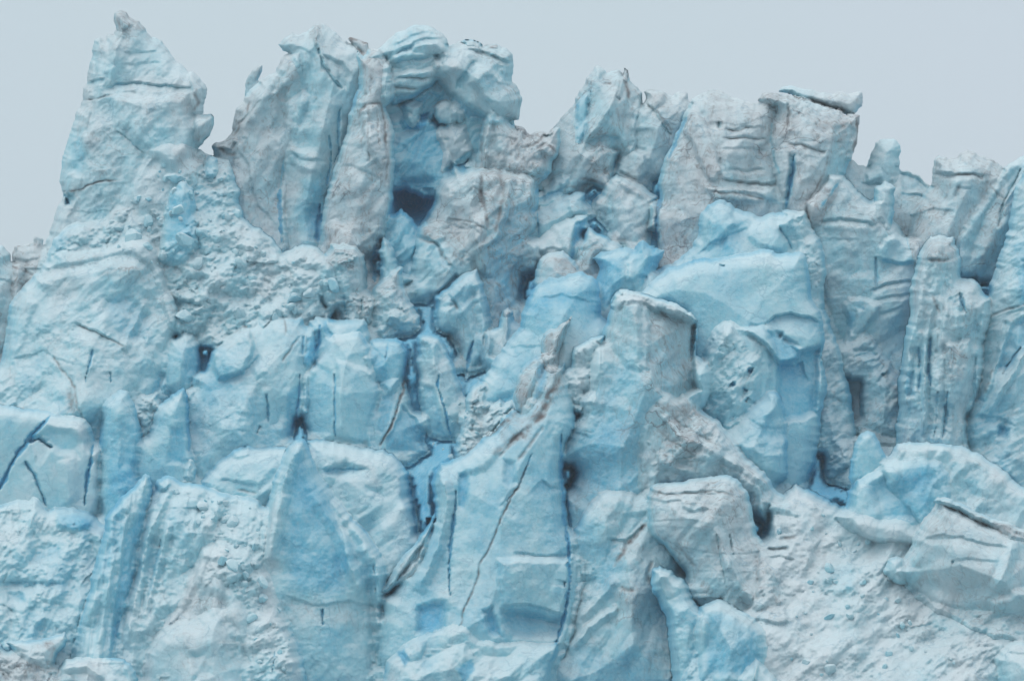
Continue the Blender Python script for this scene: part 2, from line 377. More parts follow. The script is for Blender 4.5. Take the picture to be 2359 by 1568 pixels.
class Spec: pass
SPECS = []
def _spec(name, off, T, outline, feats, kw):
    z = Spec(); z.name, z.off, z.T, z.outline, z.feats, z.kw = name, off * OS, T, outline, feats, kw
    z.props = {}; z.parent = None; SPECS.append(z); z.poly = P(outline)
    lo = z.poly.min(0); hi = z.poly.max(0); z.lo, z.hi = lo, hi; z.yc = kw.get('yc') or (lo[1] + hi[1]) / 2
    z.lean = kw.get('lean', DEF['lean']); return z
def S(name, cat, group, label, off, T, outline, feats=(), **kw):
    z = _spec(name, off, T, outline, feats, kw); z.props = dict(label=label, category=cat, group=group, kind='thing')
    if group in (MID, LOW): z.kw['blue'] = z.kw.get('blue', .2) + .07; z.kw['dirt'] = z.kw.get('dirt', .25) * .85; z.kw['noi'] = z.kw.get('noi', .35) * .8; z.kw['fac'] = z.kw.get('fac', .8) * .88
    if group == SKY: z.kw['dirt'] = z.kw.get('dirt', .25) + .12; z.kw['blue'] = max(.04, z.kw.get('blue', .2) - .05)
    if group == BLK: z.T *= .9; z.kw.update(iso=True, fs=34, fac=.55, med=.45, er=.2)
    return z
def part(parent, name, off, T, outline, feats=(), label=None, **kw):
    z = _spec(name, off, T, outline, feats, kw); z.parent = parent
    if label: z.props = dict(label=label)
    return z
def stuff(name, cat, label, outline, off, T, feats=(), **kw):
    z = _spec(name, off, T, outline, feats, kw); z.props = dict(label=label, category=cat, kind='stuff'); return z
def zdepth(z, py): return G(z.yc) - z.off + z.lean * (z.yc - py) * MPP
def tuck(z):
    """run an outline on behind the nearer neighbours it meets, so that masses overlap instead of leaving seams"""
    pts = refine(z.poly, True, 14, 0, 0); n = len(pts)
    nb = [q for q in SPECS if q.parent is None and q.off > z.off and (q.lo - 30 < z.hi).all() and (q.hi + 30 > z.lo).all()]
    t = np.roll(pts, -1, 0) - np.roll(pts, 1, 0); t /= np.linalg.norm(t, axis=1)[:, None] + 1e-9
    nr = np.stack([t[:, 1], -t[:, 0]], -1)
    x, y = z.poly.T; area = (x * np.roll(y, -1) - y * np.roll(x, -1)).sum()
    if area < 0: nr = -nr
    tgt = np.zeros(n)
    for q in nb:
        hit = inside(*(pts + nr * 16).T, q.poly) | inside(*(pts + nr * 9).T, q.poly) | inside(*(pts + nr * 3).T, q.poly)
        deep = inside(*(pts + nr * 34).T, q.poly)
        tgt = np.maximum(tgt, np.where(hit, np.where(deep, 28, 14), 0))
    keep = (tgt > 0) & (np.roll(tgt, 1) > 0) & (np.roll(tgt, -1) > 0)
    return pts + nr * (tgt * keep)[:, None]
def backing():
    """depth of the main ice body: a smoothed copy of the masses it carries, a little behind them"""
    q = 12.0; xs = np.arange(-400, 2860, q); ys = np.arange(-100, 2640, q); GX, GY = np.meshgrid(xs, ys); A = np.full(GX.shape, np.nan)
    for z in sorted([z for z in SPECS if z.parent is None], key=lambda q_: q_.off):
        m = inside(GX.ravel(), GY.ravel(), z.poly).reshape(GX.shape); A[m] = (zdepth(z, GY) - .35 * z.T * TS)[m]
    trend = G(GY) - 1.0 - 11.0 * GY / 1568; D = A - trend; has = ~np.isnan(D); V = np.where(has, D, 0.0); Wt = has.astype(float) + 1e-6
    def blur(M, n):
        for _ in range(n):
            P_ = np.pad(M, 1, mode='edge'); M = (P_[1:-1, :-2] + P_[1:-1, 2:] + P_[:-2, 1:-1] + P_[2:, 1:-1] + 2 * M) / 6
        return M
    F = blur(V, 14) / blur(Wt, 14)
    return xs, ys, q, F + trend
def build_all():
    global BACK
    BACK = backing()
    glacier(); rear = sc.objects['glacier']; bpy.data.objects.remove(rear)
    for z in sorted(SPECS, key=lambda q: q.off):
        pl = z.poly if z.parent is not None else tuck(z)
        z.ob = body(z.name, pl, z.off, z.T, z.feats, parent=z.parent.ob if z.parent else None, yc=z.yc, **{k: v for k, v in z.kw.items() if k != 'yc'})
        for k, v in z.props.items(): z.ob[k] = v
    # the ice body that carries them all, settled behind the finished masses
    xs, ys, q_, F_ = BACK
    ii_ = np.clip(np.rint((xs - GX0) / GS).astype(int), 0, GNX - 1); jj_ = np.clip(np.rint((ys - GY0) / GS).astype(int), 0, GNY - 1)
    M = CY[np.ix_(jj_, ii_)]; M = np.where(np.isnan(M), F_, M)
    for _ in range(10):
        P_ = np.pad(M, 1, mode='edge'); M = (P_[1:-1, :-2] + P_[1:-1, 2:] + P_[:-2, 1:-1] + P_[2:, 1:-1] + 2 * M) / 6
    BACK = (xs, ys, q_, M); CY[:] = np.where(OBJ, CY, np.nan); FINAL[0] = 1; glacier()

def glacier():
  gl = body('glacier', "-200,700 40,700 90,660 130,590 170,520 230,440 330,380 460,362 505,372 600,300 700,200 900,190 930,180 985,190 1050,200 1150,250 1220,350 1280,345 1350,260 1450,260 1600,260 1900,280 1950,430 2100,480 2200,420 2330,440 2500,420 2500,2206 -200,2206",
   2.2, 2.5, (
   ('P', "898,436 935,425 1000,430 1010,470 975,540 950,660 925,660 895,560", -4.2, 12, 0, 0, .5),
   ('P', "1190,560 1240,600 1250,700 1210,760 1185,740", -2.2, 14, 0, 0, .4),
   ('P', "1938,800 1966,860 1980,930 1986,1010 1962,1010 1950,900", -2.2, 8, 0, 0, .5),
   ), plane=G(1000), yc=1000.0, lean=38.0/1568/MPP*1.0, back=30, er=.2, fac=1.0, fs=160, noi=.8, blue=.8, dirt=.05, rub=.35, rs=30)
  gl['label'] = 'blue glacier ice behind and between the seracs'; gl['kind'] = 'structure'

SKY = 'ice seracs along the skyline'; BLK = 'wedged ice blocks in the central cluster'; MID = 'ice masses across the middle of the front'
LOW = 'ice masses along the bottom'; RGT = 'tall ice columns on the right'
# ---- far left
S('ice_serac', 'serac', SKY, 'low grey ice hump cut by the left edge of the photo beneath the sky', 0, 3, "-30,560 5,566 20,580 27,600 34,660 22,740 8,840 -10,900 -60,900 -60,570", (('L',"-20,640 20,650 40,662",.6,30),), dirt=.4, blue=.2)
S('ice_serac', 'serac', SKY, 'small grey square-topped stub of ice just left of the tall leaning spire', .6, 2.2, "30,602 34,571 60,563 78,560 82,548 98,548 99,562 96,600 90,680 60,760 20,860 10,800 25,700",
  (('L',"34,595 60,600 92,596",.7,14),('D',"25,610 50,622 75,632",3,.7),('D',"40,648 62,655",4,.7)), dirt=.55, blue=.1, strat=.5, ss=18)
sp = S('ice_spire', 'ice spire', SKY, 'tallest leaning ice spire, alone against the sky at far left, with a dark bent tip', 3.2, 6.5,
  "262,42 263,31 277,26 291,31 295,41 318,52 335,67 352,88 373,95 388,118 400,138 417,147 432,166 447,166 462,180 478,205 474,240 466,263 486,263 493,271 493,288 482,313 455,343 450,420 440,520 420,640 300,700 60,720 75,640 92,595 116,525 128,488 145,455 139,415 143,370 158,320 168,280 190,220 199,190 207,140 216,96 224,89 232,88 240,93 248,85 262,81 268,62",
  (('L',"199,193 222,187 241,180",1.5,12,.25),('L',"246,204 268,196 300,192 340,194 362,196 400,201 442,204",1.5,13,.25),
   ('P',"196,300 214,92 262,84 262,130 240,190 232,215 200,330",-.9,12,.3,0),
   ('P',"262,82 268,60 262,28 300,30 304,60 285,110 262,200 240,200",.8,22),
   ('L',"285,125 330,122 365,120",.5,12),('L',"275,150 340,146 380,146",.5,14),
   ('P',"245,212 440,212 452,340 400,400 330,350 260,290",.9,26,.0,.3),
   ('C',"265,300 300,325 330,352",2.5,.5,.1),('D',"145,441 176,440 190,434 218,423 245,417 272,417",2.6,.9),
   ('C',"148,448 160,470",9,1.6,.35),('P',"150,440 172,442 177,462 165,480 148,478",-2.2,7,0,0,.25),
   ('P',"430,166 452,166 480,205 478,250 466,265 495,270 492,300 455,345 448,300 440,230",.9,9),
   ('D',"447,215 460,235 450,255",5,.6),('L',"446,262 470,262 490,268",1.2,14),
   ('G',"258,24 300,24 345,66 330,75 285,50 262,50",.8,8),('G',"335,78 360,95 350,105 335,95",.6,8),
   ('D',"196,230 230,226 262,218",2.4,.5),('P',"160,290 190,300 215,360 200,420 150,400",-.6,22,0,0,.22)),
  dirt=.16, blue=.24, fac=.9, fs=90, noi=.45, strat=.25, ss=30, step=2.5, yc=380, lean=.3)
part(sp, 'bent_tip', 3.4, 1.2, "262,44 263,31 277,26 291,31 296,41 316,54 308,64 296,70 282,76 270,72 266,58", (), label='dark bent tip', dirt=.75, blue=.05, step=2.0, jit=1.2)
part(sp, 'side_knob', 3.5, 1.8, "452,262 468,263 486,263 493,271 493,288 482,313 462,334 448,342 446,310 448,285", (), label='crumbly grey knob on the right edge', dirt=.5, blue=.1, jit=1.5)
# ---- skyline cluster left of centre
S('ice_fin', 'ice fin', SKY, 'thin finger of ice leaning right above the slanting buttress left of centre', 3.0, 1.2, "563,222 565,192 580,165 597,151 605,152 604,163 596,186 586,208 574,222", (), dirt=.4, blue=.2, step=2.0, jit=1.5)
S('ice_serac', 'serac', SKY, 'long grey buttress slanting down left from the twin peak, rough dirty upper edge', 4.0, 4.2,
  "488,340 494,331 512,326 522,318 538,302 536,263 548,250 560,235 563,218 576,206 600,185 633,167 655,130 690,150 700,220 680,290 664,330 655,370 642,430 638,480 645,570 610,640 540,620 490,520 478,430 500,380",
  (('P',"640,180 668,200 664,300 640,330 620,300 634,240",-.8,14,0,0,.05),('G',"625,215 665,205 655,300 620,310 600,280",.45,20),
   ('R',"655,140 600,230 560,300 540,360",16,.9),('C',"600,232 575,262 555,285",4,.6,.0),('D',"575,238 562,270 540,310",3,.6),
   ('P',"488,345 495,330 520,322 545,300 545,330 530,350 515,345",.8,8),('D',"500,335 520,352 540,355",5,.8),('L',"540,335 570,380 590,470 640,520",.6,30)),
  dirt=.42, blue=.15, fs=60, step=2.5)
S('ice_serac', 'serac', SKY, 'tall pale pillar with a hooked peak, between slanting buttress and brown streaked column', 6.0, 4.6,
  "638,104 652,92 668,78 690,77 703,73 727,56 742,55 760,64 786,88 802,98 818,112 836,150 828,195 808,230 800,262 786,322 772,380 752,440 737,500 740,580 715,640 660,600 648,560 640,520 636,470 641,420 655,350 669,300 681,240 690,180 663,125",
  (('L',"664,124 690,110 712,125 730,108",.7,20),('C',"732,112 745,150 765,180 790,205",6,1.3,.12),('P',"738,120 790,140 812,170 800,215 775,190 752,165",-1.1,10),
   ('R',"730,58 728,105",6,.6),('G',"725,55 742,56 730,100 712,90",.5,10),
   ('C',"785,245 778,300 782,350 768,378",4,2.2,.45),('C',"757,310 764,352 762,385 752,430",4,1.8,.45),
   ('P',"660,330 735,350 760,380 745,410 690,400 655,370",.6,16),('L',"668,350 690,365 730,368 752,372",.8,18,.1),
   ('B',"700,420 755,400 740,520 700,540 680,500",.35,40),('B',"720,490 745,470 738,560 700,560",.35,25),('C',"645,435 643,470 645,510 646,560",8,3,.95),('C',"737,470 735,520 730,560",8,3,.8),('C',"655,345 650,380 645,430",4,2,.6),
   ('R',"700,120 690,220 672,330 650,420",18,.7)),
  dirt=.22, blue=.26, fs=75, step=2.5, yc=350)
S('ice_flake', 'ice flake', SKY, 'small dark-edged triangular flake on the skyline between the hooked peak and the fan shape', 7.2, 1.2, "801,90 806,86 826,92 849,100 849,111 840,129 836,132 822,114", (('D',"805,88 838,130",4,.9),('D',"805,88 848,100",3,.8)), dirt=.6, blue=.08, step=2.0, jit=1.2)
S('ice_serac', 'serac', SKY, 'brown streaked column running from the skyline down past the left side of the dark cave', 7.5, 4.5,
  "822,116 838,131 850,112 870,112 884,135 882,180 884,232 905,290 909,340 907,420 903,480 886,540 860,570 862,640 848,720 800,740 750,700 733,590 744,480 760,412 784,350 796,300 806,250 826,196",
  (('C',"868,560 863,600 864,650",8,3,.95),('P',"826,250 870,232 882,250 888,320 905,380 880,400 840,340 828,290",.7,12),('D',"826,262 845,240 875,236 885,280 890,330",3.5,.7),('D',"850,246 846,330 852,372",2.2,.4),('D',"868,250 872,330",2,.4),
   ('D',"884,300 892,372 886,430",3.5,.6),('L',"770,395 800,382 840,392 880,420",.7,26),('C',"880,365 908,362",2.5,.8,.1),
   ('P',"742,530 770,500 800,520 835,560 830,610 780,600 745,570",.8,16),('G',"745,510 880,520 870,580 745,570",.35,30),
   ('B',"828,120 840,190 835,250 822,210",.2,14),('C',"826,180 818,235 806,262",4,1.1,.35),('R',"850,150 842,215",9,.5)),
  dirt=.52, blue=.1, fs=55, step=2.5, noi=.45)
S('ice_serac', 'serac', SKY, 'curled fan-shaped cap of ice with curved grooves at the top of the central cluster', 9.0, 3.8,
  "846,135 866,118 888,100 910,76 925,73 940,64 955,57 985,59 1008,71 1022,80 1031,98 1034,112 1036,128 1028,140 1018,150 1017,135 1000,134 976,140 950,138 925,142 908,152 896,190 900,225 892,246 879,236 878,180 884,140",
  (('L',"905,150 920,120 955,98 990,88 1018,92",.8,12,.15),('L',"893,140 910,108 945,84 985,74 1008,82",.5,11,.12),('L',"925,84 955,70 985,70",.2,9),
   ('P',"905,150 918,124 955,100 1010,92 1028,110 1018,132 975,138 930,142",.7,9,0,.8),('L',"905,152 925,139 975,134 1015,131",1.2,10,.3),
   ('R',"884,135 880,230",8,.5)), dirt=.14, blue=.26, fac=.3, fs=80, step=2.0, jit=2)
S('ice_block', 'ice block', BLK, 'layered drum of ice directly under the fan-shaped cap, sky showing at its upper right', 8.6, 3.6,
  "904,160 915,147 930,143 975,141 1000,143 1018,148 1018,166 1008,186 1002,196 975,212 945,228 908,242 884,243 880,225 896,200",
  (('L',"908,180 940,176 975,180 1005,177",.9,10),('L',"910,200 935,204 960,205 985,204",.9,11),('D',"908,202 935,206 960,206",3,.5),('D',"920,176 980,180",2,.5),
   ('P',"880,235 900,215 980,210 940,232 900,246",-1.2,10,0,0,.3)), dirt=.3, blue=.18, fac=.3, step=2.0)
bb = S('ice_boulder', 'ice boulder', SKY, 'great rounded block at the right end of the central cluster, hanging over its neighbours', 8.0, 6.0,
  "1022,118 1035,105 1055,96 1075,92 1098,95 1114,104 1145,104 1168,114 1183,125 1182,160 1179,192 1196,206 1201,222 1196,272 1178,280 1160,292 1130,290 1085,288 1062,278 1050,248 1034,228 1018,206 1004,191 1008,172 1008,150",
  (('L',"1075,112 1100,116 1130,126 1160,140 1181,147",1.2,12),('P',"1072,112 1180,150 1182,110 1110,96",.6,8),
   ('P',"1004,190 1022,150 1072,112 1075,165 1055,200 1040,215",.3,20,1.6,-1),('L',"1050,205 1056,185 1075,160 1092,140",1.6,22,.25),
   ('P',"1092,140 1130,150 1170,190 1198,225 1195,270 1120,262 1100,215 1072,195",.9,18,-.6,-.8),('L',"1100,200 1112,180 1135,178 1150,195 1185,196",.9,30,.1),
   ('P',"1020,208 1052,212 1080,230 1120,255 1190,275 1175,290 1085,290 1050,260",-2.2,20,0,-1,.35),('D',"1095,118 1140,132",4,.4)),
  dirt=.22, blue=.27, fs=55, fac=.6, er=.35, step=2.0, yc=200)
part(bb, 'crust', 9.6, .8, "1060,98 1072,91 1090,92 1105,98 1114,106 1100,110 1078,108", (), label='small dark-rimmed crust on top', dirt=.8, step=2.0, jit=1)
part(bb, 'crust', 9.6, .8, "1112,105 1128,102 1146,104 1146,112 1130,112", (), dirt=.9, step=2.0, jit=1, label='small brown crust right of the summit')
# wedged blocks
S('ice_block', 'ice block', BLK, 'blue-undersided ledge block wedged between the layered drum and the great hanging block', 7.4, 2.6, "915,285 932,262 945,238 965,228 1004,197 1022,212 1040,236 1034,250 1012,262 990,292 962,300 930,302", (('L',"960,236 990,215 1020,222",.7,16,.2),('P',"935,270 990,255 985,300 930,305",-1.2,10,0,0,.4)), blue=.5, dirt=.05, step=2.0, yc=250, fuse=.22)
S('ice_block', 'ice block', BLK, 'small white wedge pointing down, caught under the layered drum', 9.2, 1.5, "923,240 940,232 958,232 972,240 972,262 960,284 950,294 942,288 930,264", (('P',"923,240 972,236 968,258 948,275",.5,10,0,-1),), blue=.2, dirt=.08, step=2.0, fuse=.22)
S('ice_block', 'ice block', BLK, 'rounded grey lump beneath the lower left corner of the great hanging block', 10.0, 2.4, "1000,248 1012,236 1028,228 1040,238 1052,252 1066,260 1073,270 1066,280 1040,287 1012,284 1002,268", (('D',"1000,246 1020,230 1036,232",4,.5),), blue=.1, dirt=.3, step=2.0, er=.5, fuse=.22)
S('ice_block', 'ice block', BLK, 'pale block with a dark dent below the rounded grey lump, right of domed block', 9.6, 3.0, "1003,304 1012,291 1040,285 1070,284 1076,300 1089,338 1088,358 1068,376 1040,388 1018,402 1012,395 1021,350 1006,325", (('C',"1020,322 1034,321",3,.8,.1),('L',"1018,396 1050,372 1086,348",1.4,24,.45)), blue=.0, dirt=.1, step=2.0, fuse=.22)
S('ice_block', 'ice block', BLK, 'flat grey shoulder block left of the domed block, against the brown streaked column', 6.6, 2.4, "880,246 896,244 916,252 928,275 944,300 936,314 912,330 904,380 898,330 892,280", (('L',"900,300 930,300 944,296",.6,30),), blue=.28, dirt=.22, step=2.0, fuse=.22)
S('ice_block', 'ice block', BLK, 'domed blue-grey block forming the roof of the dark cave', 6.8, 4.2, "904,448 903,400 908,345 918,310 942,303 962,299 978,298 998,313 1012,335 1022,360 1024,390 1012,420 1000,445 992,462 972,456 948,444 930,438 915,442",
  (('P',"904,452 906,400 1018,400 996,466 950,440",-1.0,22,0,-2,.15),), blue=.55, dirt=.05, step=2.0, er=.45, noi=.3, yc=360)
S('ice_mound', 'ice mound', BLK, 'smooth blue mound lying inside the mouth of the dark cave', 1.5, 3.0, "893,520 905,492 922,482 940,492 955,515 975,530 965,600 950,660 930,665 905,600 890,560", (), blue=.5, dirt=.05, er=.6, fac=.2, step=2.5, fuse=.22)
S('ice_slab', 'ice slab', BLK, 'light strip of ice right of the pale dented block, under the hanging block', 5.6, 2.0, "1062,282 1100,286 1160,290 1150,340 1110,390 1080,392 1066,384 1088,350 1082,318", (), blue=.3, dirt=.12, fuse=.22)
S('ice_serac', 'serac', SKY, 'crumbling dirty skyline ridge right of the great hanging block, small pointed tip', 7.0, 3.8,
  "1094,390 1100,350 1103,310 1111,282 1127,263 1133,283 1152,284 1175,287 1205,296 1222,308 1250,305 1262,308 1275,292 1289,292 1288,330 1282,362 1270,370 1268,400 1248,426 1220,440 1120,430",
  (('R',"1128,265 1120,330 1118,390",9,1.0),('D',"1115,290 1110,340 1118,372",4,.5),('L',"1130,312 1160,312 1190,322",.7,14),('P',"1240,345 1265,325 1286,340 1282,366 1262,362",.9,7),('D',"1238,342 1262,332 1280,350",4,.8),
   ('G',"1090,350 1250,370 1240,430 1100,410",.35,30),('D',"1205,340 1240,330 1258,310",4,.6),('B',"1215,400 1250,380 1265,400 1240,440",.3,16),('L',"1160,385 1200,395 1245,410",.9,20)),
  dirt=.62, blue=.1, fs=40, noi=.6, fac=.7, step=2.0)
big = S('ice_serac', 'serac', SKY, 'broad stained block right of the dark cave, smooth blue flank at its lower right', 9.0, 6.5,
  "975,498 996,470 1000,443 1020,410 1052,395 1085,388 1110,386 1150,388 1200,396 1238,410 1242,450 1234,520 1226,560 1228,610 1205,670 1196,750 1165,760 1140,800 1120,720 1095,650 1050,600 1000,560 962,545 966,520",
  (('G',"1110,388 1205,392 1180,470 1150,560 1120,480",.5,26),('R',"1100,400 1085,470 1100,560 1125,640",18,1.0),('R',"1180,400 1165,470 1140,560",14,.9),('R',"1030,420 1040,480 1020,520",14,.6),('D',"1110,400 1105,450 1125,520",5,.7),('D',"1150,395 1160,450 1140,540",6,.7),('L',"1000,545 1040,520 1080,528 1110,520 1130,540",.8,30),('D',"1075,445 1090,430 1110,445 1115,470",3.5,.5),
   ('B',"1140,470 1250,430 1240,620 1190,760 1140,760 1110,640 1120,560",.42,50),('P',"1130,480 1245,440 1235,620 1190,770 1130,760 1110,620",-1.4,40,-1.2,0),
   ('L',"1020,505 1060,510 1110,540",.6,14),('D',"1030,502 1075,508 1110,524",2.5,.5),('P',"1160,450 1200,470 1180,520 1150,510",.8,18)),
  dirt=.6, blue=.14, fs=60, fac=1.1, step=2.5, yc=560, er=.2, fuse=1.0, cap=4, fw=22, med=0.4)
S('ice_slab', 'ice slab', MID, 'tilted slab with a brown upper edge before the broad stained block, below cave', 12.0, 3.6,
  "956,560 962,530 978,510 1020,522 1050,545 1075,580 1092,605 1098,622 1072,622 1050,640 1030,655 1008,680 985,700 962,700 940,672 930,652 946,632 951,600",
  (('L',"962,545 990,552 1012,575 1030,610 1050,622",1.3,30,.1),('G',"965,512 1020,520 1090,600 1060,612 1020,560 975,545",.7,12),('D',"965,550 1000,560 1040,612",4,.6),('P',"975,700 1010,665 1050,625 1060,640 1000,720",-1.6,8,0,0,.4)),
  dirt=.35, blue=.18, fs=50, step=2.5)
S('ice_column', 'ice column', MID, 'curved grey column below the tilted brown-edged slab, its foot narrowing to blue grooves', 12.5, 4.2,
  "1000,686 1020,668 1042,648 1062,630 1085,625 1100,618 1115,655 1128,700 1137,760 1139,810 1120,850 1085,868 1072,878 1065,850 1048,805 1035,775 1006,760 1000,720",
  (('L',"1003,692 1030,680 1050,700 1030,706",1.0,14),('C',"1090,785 1080,820 1072,866",5,2.0,.6),('P',"1000,705 1050,700 1060,760 1030,775 1005,760",.6,12),('R',"1095,640 1115,740 1110,830",16,1.0),('D',"1042,690 1058,710",5,.5),('G',"1030,770 1060,780 1068,850 1050,820",.4,10)),
  dirt=.35, blue=.25, fs=45, step=2.5)
S('ice_fin', 'ice fin', MID, 'sliver of ice between two bright blue cracks, left of the cave mouth below', 9.6, 2.0,
  "872,580 884,545 895,550 905,572 914,600 925,640 905,672 878,682 862,668 874,640 878,610", (('L',"880,600 900,640",.4,20),), blue=.22, dirt=.25, step=2.0)
S('ice_serac', 'serac', MID, 'crumbly white cone of ice with a notched tip, below the sliver between the blue cracks', 13.5, 3.8,
  "846,735 850,695 862,655 880,640 900,628 916,610 928,613 930,640 926,655 936,680 950,700 968,725 972,750 965,765 948,775 905,782 868,778 852,765",
  (('L',"850,755 900,745 960,752",.8,24),), blue=.15, dirt=.35, rub=.4, rs=12, noi=.7, step=2.0)
S('ice_serac', 'serac', MID, 'crumbling brown-topped foot of the streaked column, with two dark drips below it', 13.0, 3.2,
  "736,650 744,590 760,562 790,560 822,566 838,585 846,620 844,680 842,725 822,735 790,735 752,712",
  (('C',"790,680 795,710 800,730",4,1.2,.25),('C',"830,690 832,725",4,1.2,.25),('G',"745,562 840,570 840,620 745,610",.45,20)), blue=.18, dirt=.42, rub=.5, rs=12, noi=.6, step=2.0, fuse=1.0, cap=4, fw=18)
# ---- centre-right skyline
pk = S('ice_serac', 'serac', SKY, 'pointed peak with a blue left flank and black-tipped crest, centre right on the skyline', 3.5, 5.0,
  "1278,292 1300,262 1325,237 1330,213 1352,182 1372,154 1384,158 1392,162 1397,168 1412,162 1425,160 1434,172 1438,156 1446,163 1448,176 1462,195 1474,212 1480,230 1462,246 1450,276 1452,300 1446,345 1430,352 1405,340 1395,400 1330,460 1260,460 1255,420 1268,365 1272,320",
  (('B',"1325,235 1362,200 1352,310 1335,330 1322,290",.4,16),('P',"1322,240 1362,200 1355,310 1340,345 1322,320",-1.3,12,0,0),('R',"1420,165 1425,200 1410,240 1350,320",14,.9),
   ('D',"1436,158 1442,185 1448,235",5,.8),('C',"1428,185 1420,225 1430,232",3,.6,0),('L',"1345,330 1375,318 1400,312 1425,320",1.3,22,.2),('G',"1434,156 1450,160 1448,178 1436,176",1.0,5),
   ('D',"1392,190 1408,192",3,.7),('P',"1450,180 1478,228 1450,280 1446,330 1425,280",-.5,14)), dirt=.38, blue=.24, fs=55, step=2.0, yc=300, fac=.7)
part(pk, 'dark_tip', 3.8, .9, "1434,178 1438,156 1446,163 1449,178 1444,190 1436,188", (), label='almost black tip', dirt=1.0, blue=0.0, jit=1.0)
part(pk, 'blue_flank', 3.9, .8, "1326,240 1345,215 1360,208 1356,260 1352,300 1340,335 1326,330 1322,290", (), label='clear blue left flank', dirt=.0, blue=.5, fac=.2, noi=.2, jit=1.5, fuse=1.0)
S('ice_block', 'ice block', SKY, 'dirty knobbly block tucked under the overhang of the blue-flanked peak', 6.0, 3.2,
  "1302,420 1318,395 1335,372 1352,345 1375,328 1400,330 1428,350 1418,378 1418,400 1400,425 1385,436 1355,425 1330,436 1308,436",
  (('L',"1350,378 1375,384 1395,390",.8,16),('D',"1340,410 1365,414 1390,425",4,.7),('D',"1300,425 1330,430",5,.7),('R',"1375,335 1380,400",10,.6)), dirt=.5, blue=.22, fs=35, step=2.0)
S('ice_slab', 'ice slab', SKY, 'pale blue ledge slab with a sloping top, between the crumbling ridge and the knobbly block', 7.0, 2.4,
  "1238,464 1248,440 1276,408 1292,398 1318,402 1312,425 1300,436 1305,446 1270,460 1242,470", (('L',"1240,458 1270,446 1305,434",1.4,18,.45),), dirt=.1, blue=.3, step=2.0)
S('ice_slab', 'ice slab', SKY, 'blue fractured slab below the sloping ledge, dark crack down its left edge', 7.5, 2.8,
  "1240,545 1236,500 1240,478 1258,476 1300,446 1330,440 1352,450 1352,480 1320,500 1290,512 1262,530 1250,550", (('C',"1237,480 1240,540",3,1.2,.4),('P',"1300,446 1350,440 1350,490 1310,500",.4,10)), dirt=.15, blue=.45, step=2.0)
S('ice_column', 'ice column', SKY, 'stack of cracked blocks split by a slanting crack, right of the blue-flanked peak', 6.0, 4.0,
  "1480,212 1492,206 1522,207 1535,216 1545,220 1562,212 1581,213 1588,228 1572,258 1562,282 1556,300 1542,328 1524,352 1518,380 1505,400 1500,440 1480,440 1440,425 1412,400 1418,376 1442,348 1450,328 1446,300 1452,278 1466,250 1484,235",
  (('L',"1450,300 1475,306 1500,298",.8,18),('C',"1486,236 1510,262 1530,292 1548,312",3.5,.9,.1),('L',"1442,325 1462,338 1488,344",.9,14),('P',"1418,370 1450,345 1490,350 1495,400 1470,420 1420,398",.9,10),('D',"1484,238 1515,262 1545,300",2.5,.6),
   ('L',"1420,395 1450,408 1490,430",1.2,16)), dirt=.35, blue=.16, fs=42, step=2.0, fac=.6)
S('ice_block', 'ice block', SKY, 'big squared grey block tilted left of the dark blue slot, below the cracked stack', 8.0, 4.6,
  "1366,458 1382,442 1400,420 1418,400 1450,412 1480,428 1502,446 1515,455 1512,480 1504,520 1500,548 1494,570 1470,572 1440,556 1400,535 1372,505 1362,480",
  (('P',"1425,402 1515,455 1495,470 1410,420",.5,10,0,-1),('P',"1500,450 1516,455 1498,572 1482,560",-1.2,7,0,0,.35),('P',"1364,470 1410,440 1440,555 1380,520",-.5,14,0,0,.12)), dirt=.38, blue=.13, fs=60, step=2.0, yc=490)
S('ice_serac', 'serac', SKY, 'broad banded grey wall right of centre on the skyline, diagonal strut across its left', 6.5, 5.0,
  "1586,235 1600,224 1632,210 1652,208 1668,214 1690,224 1715,230 1742,240 1764,252 1780,258 1772,290 1772,340 1778,380 1790,420 1806,470 1790,520 1700,560 1620,620 1524,620 1514,560 1520,500 1520,456 1512,420 1518,390 1534,355 1560,310 1572,275",
  (('C',"1519,452 1514,500 1508,566",8,3,1.0),('C',"1582,270 1566,300 1556,330 1540,365",5,2,.5),('P',"1578,250 1600,240 1625,275 1650,330 1668,395 1650,422 1628,418 1605,370 1580,320 1565,300",.9,12),('L',"1580,300 1605,370 1628,415 1662,415",.9,18),('C',"1656,280 1658,296",5,1.2,.3),
   ('L',"1670,295 1690,300 1710,294 1770,296",.7,12),('L',"1668,318 1710,316 1765,320",.7,12),('L',"1660,345 1700,342 1770,348",.6,12),('D',"1670,297 1700,302 1730,294",2,.5),('D',"1665,318 1760,320",2,.5),
   ('C',"1662,400 1655,370 1658,362",3,.6,.1),('L',"1675,390 1720,394 1760,392",1.0,10),('L',"1660,412 1700,420 1750,424 1790,420",1.2,14),('D',"1670,414 1720,422 1770,424 1795,425",4,.6),
   ('L',"1625,445 1680,440 1740,448 1775,462",.9,14),('D',"1630,440 1700,446 1770,462",3,.6),('P',"1620,430 1780,430 1800,470 1640,470",.7,12,0,-1.5),
   ('P',"1690,440 1790,440 1800,500 1700,540",.2,10)), dirt=.48, blue=.11, fs=70, step=2.0, strat=.2, ss=26, fac=.6, yc=400)
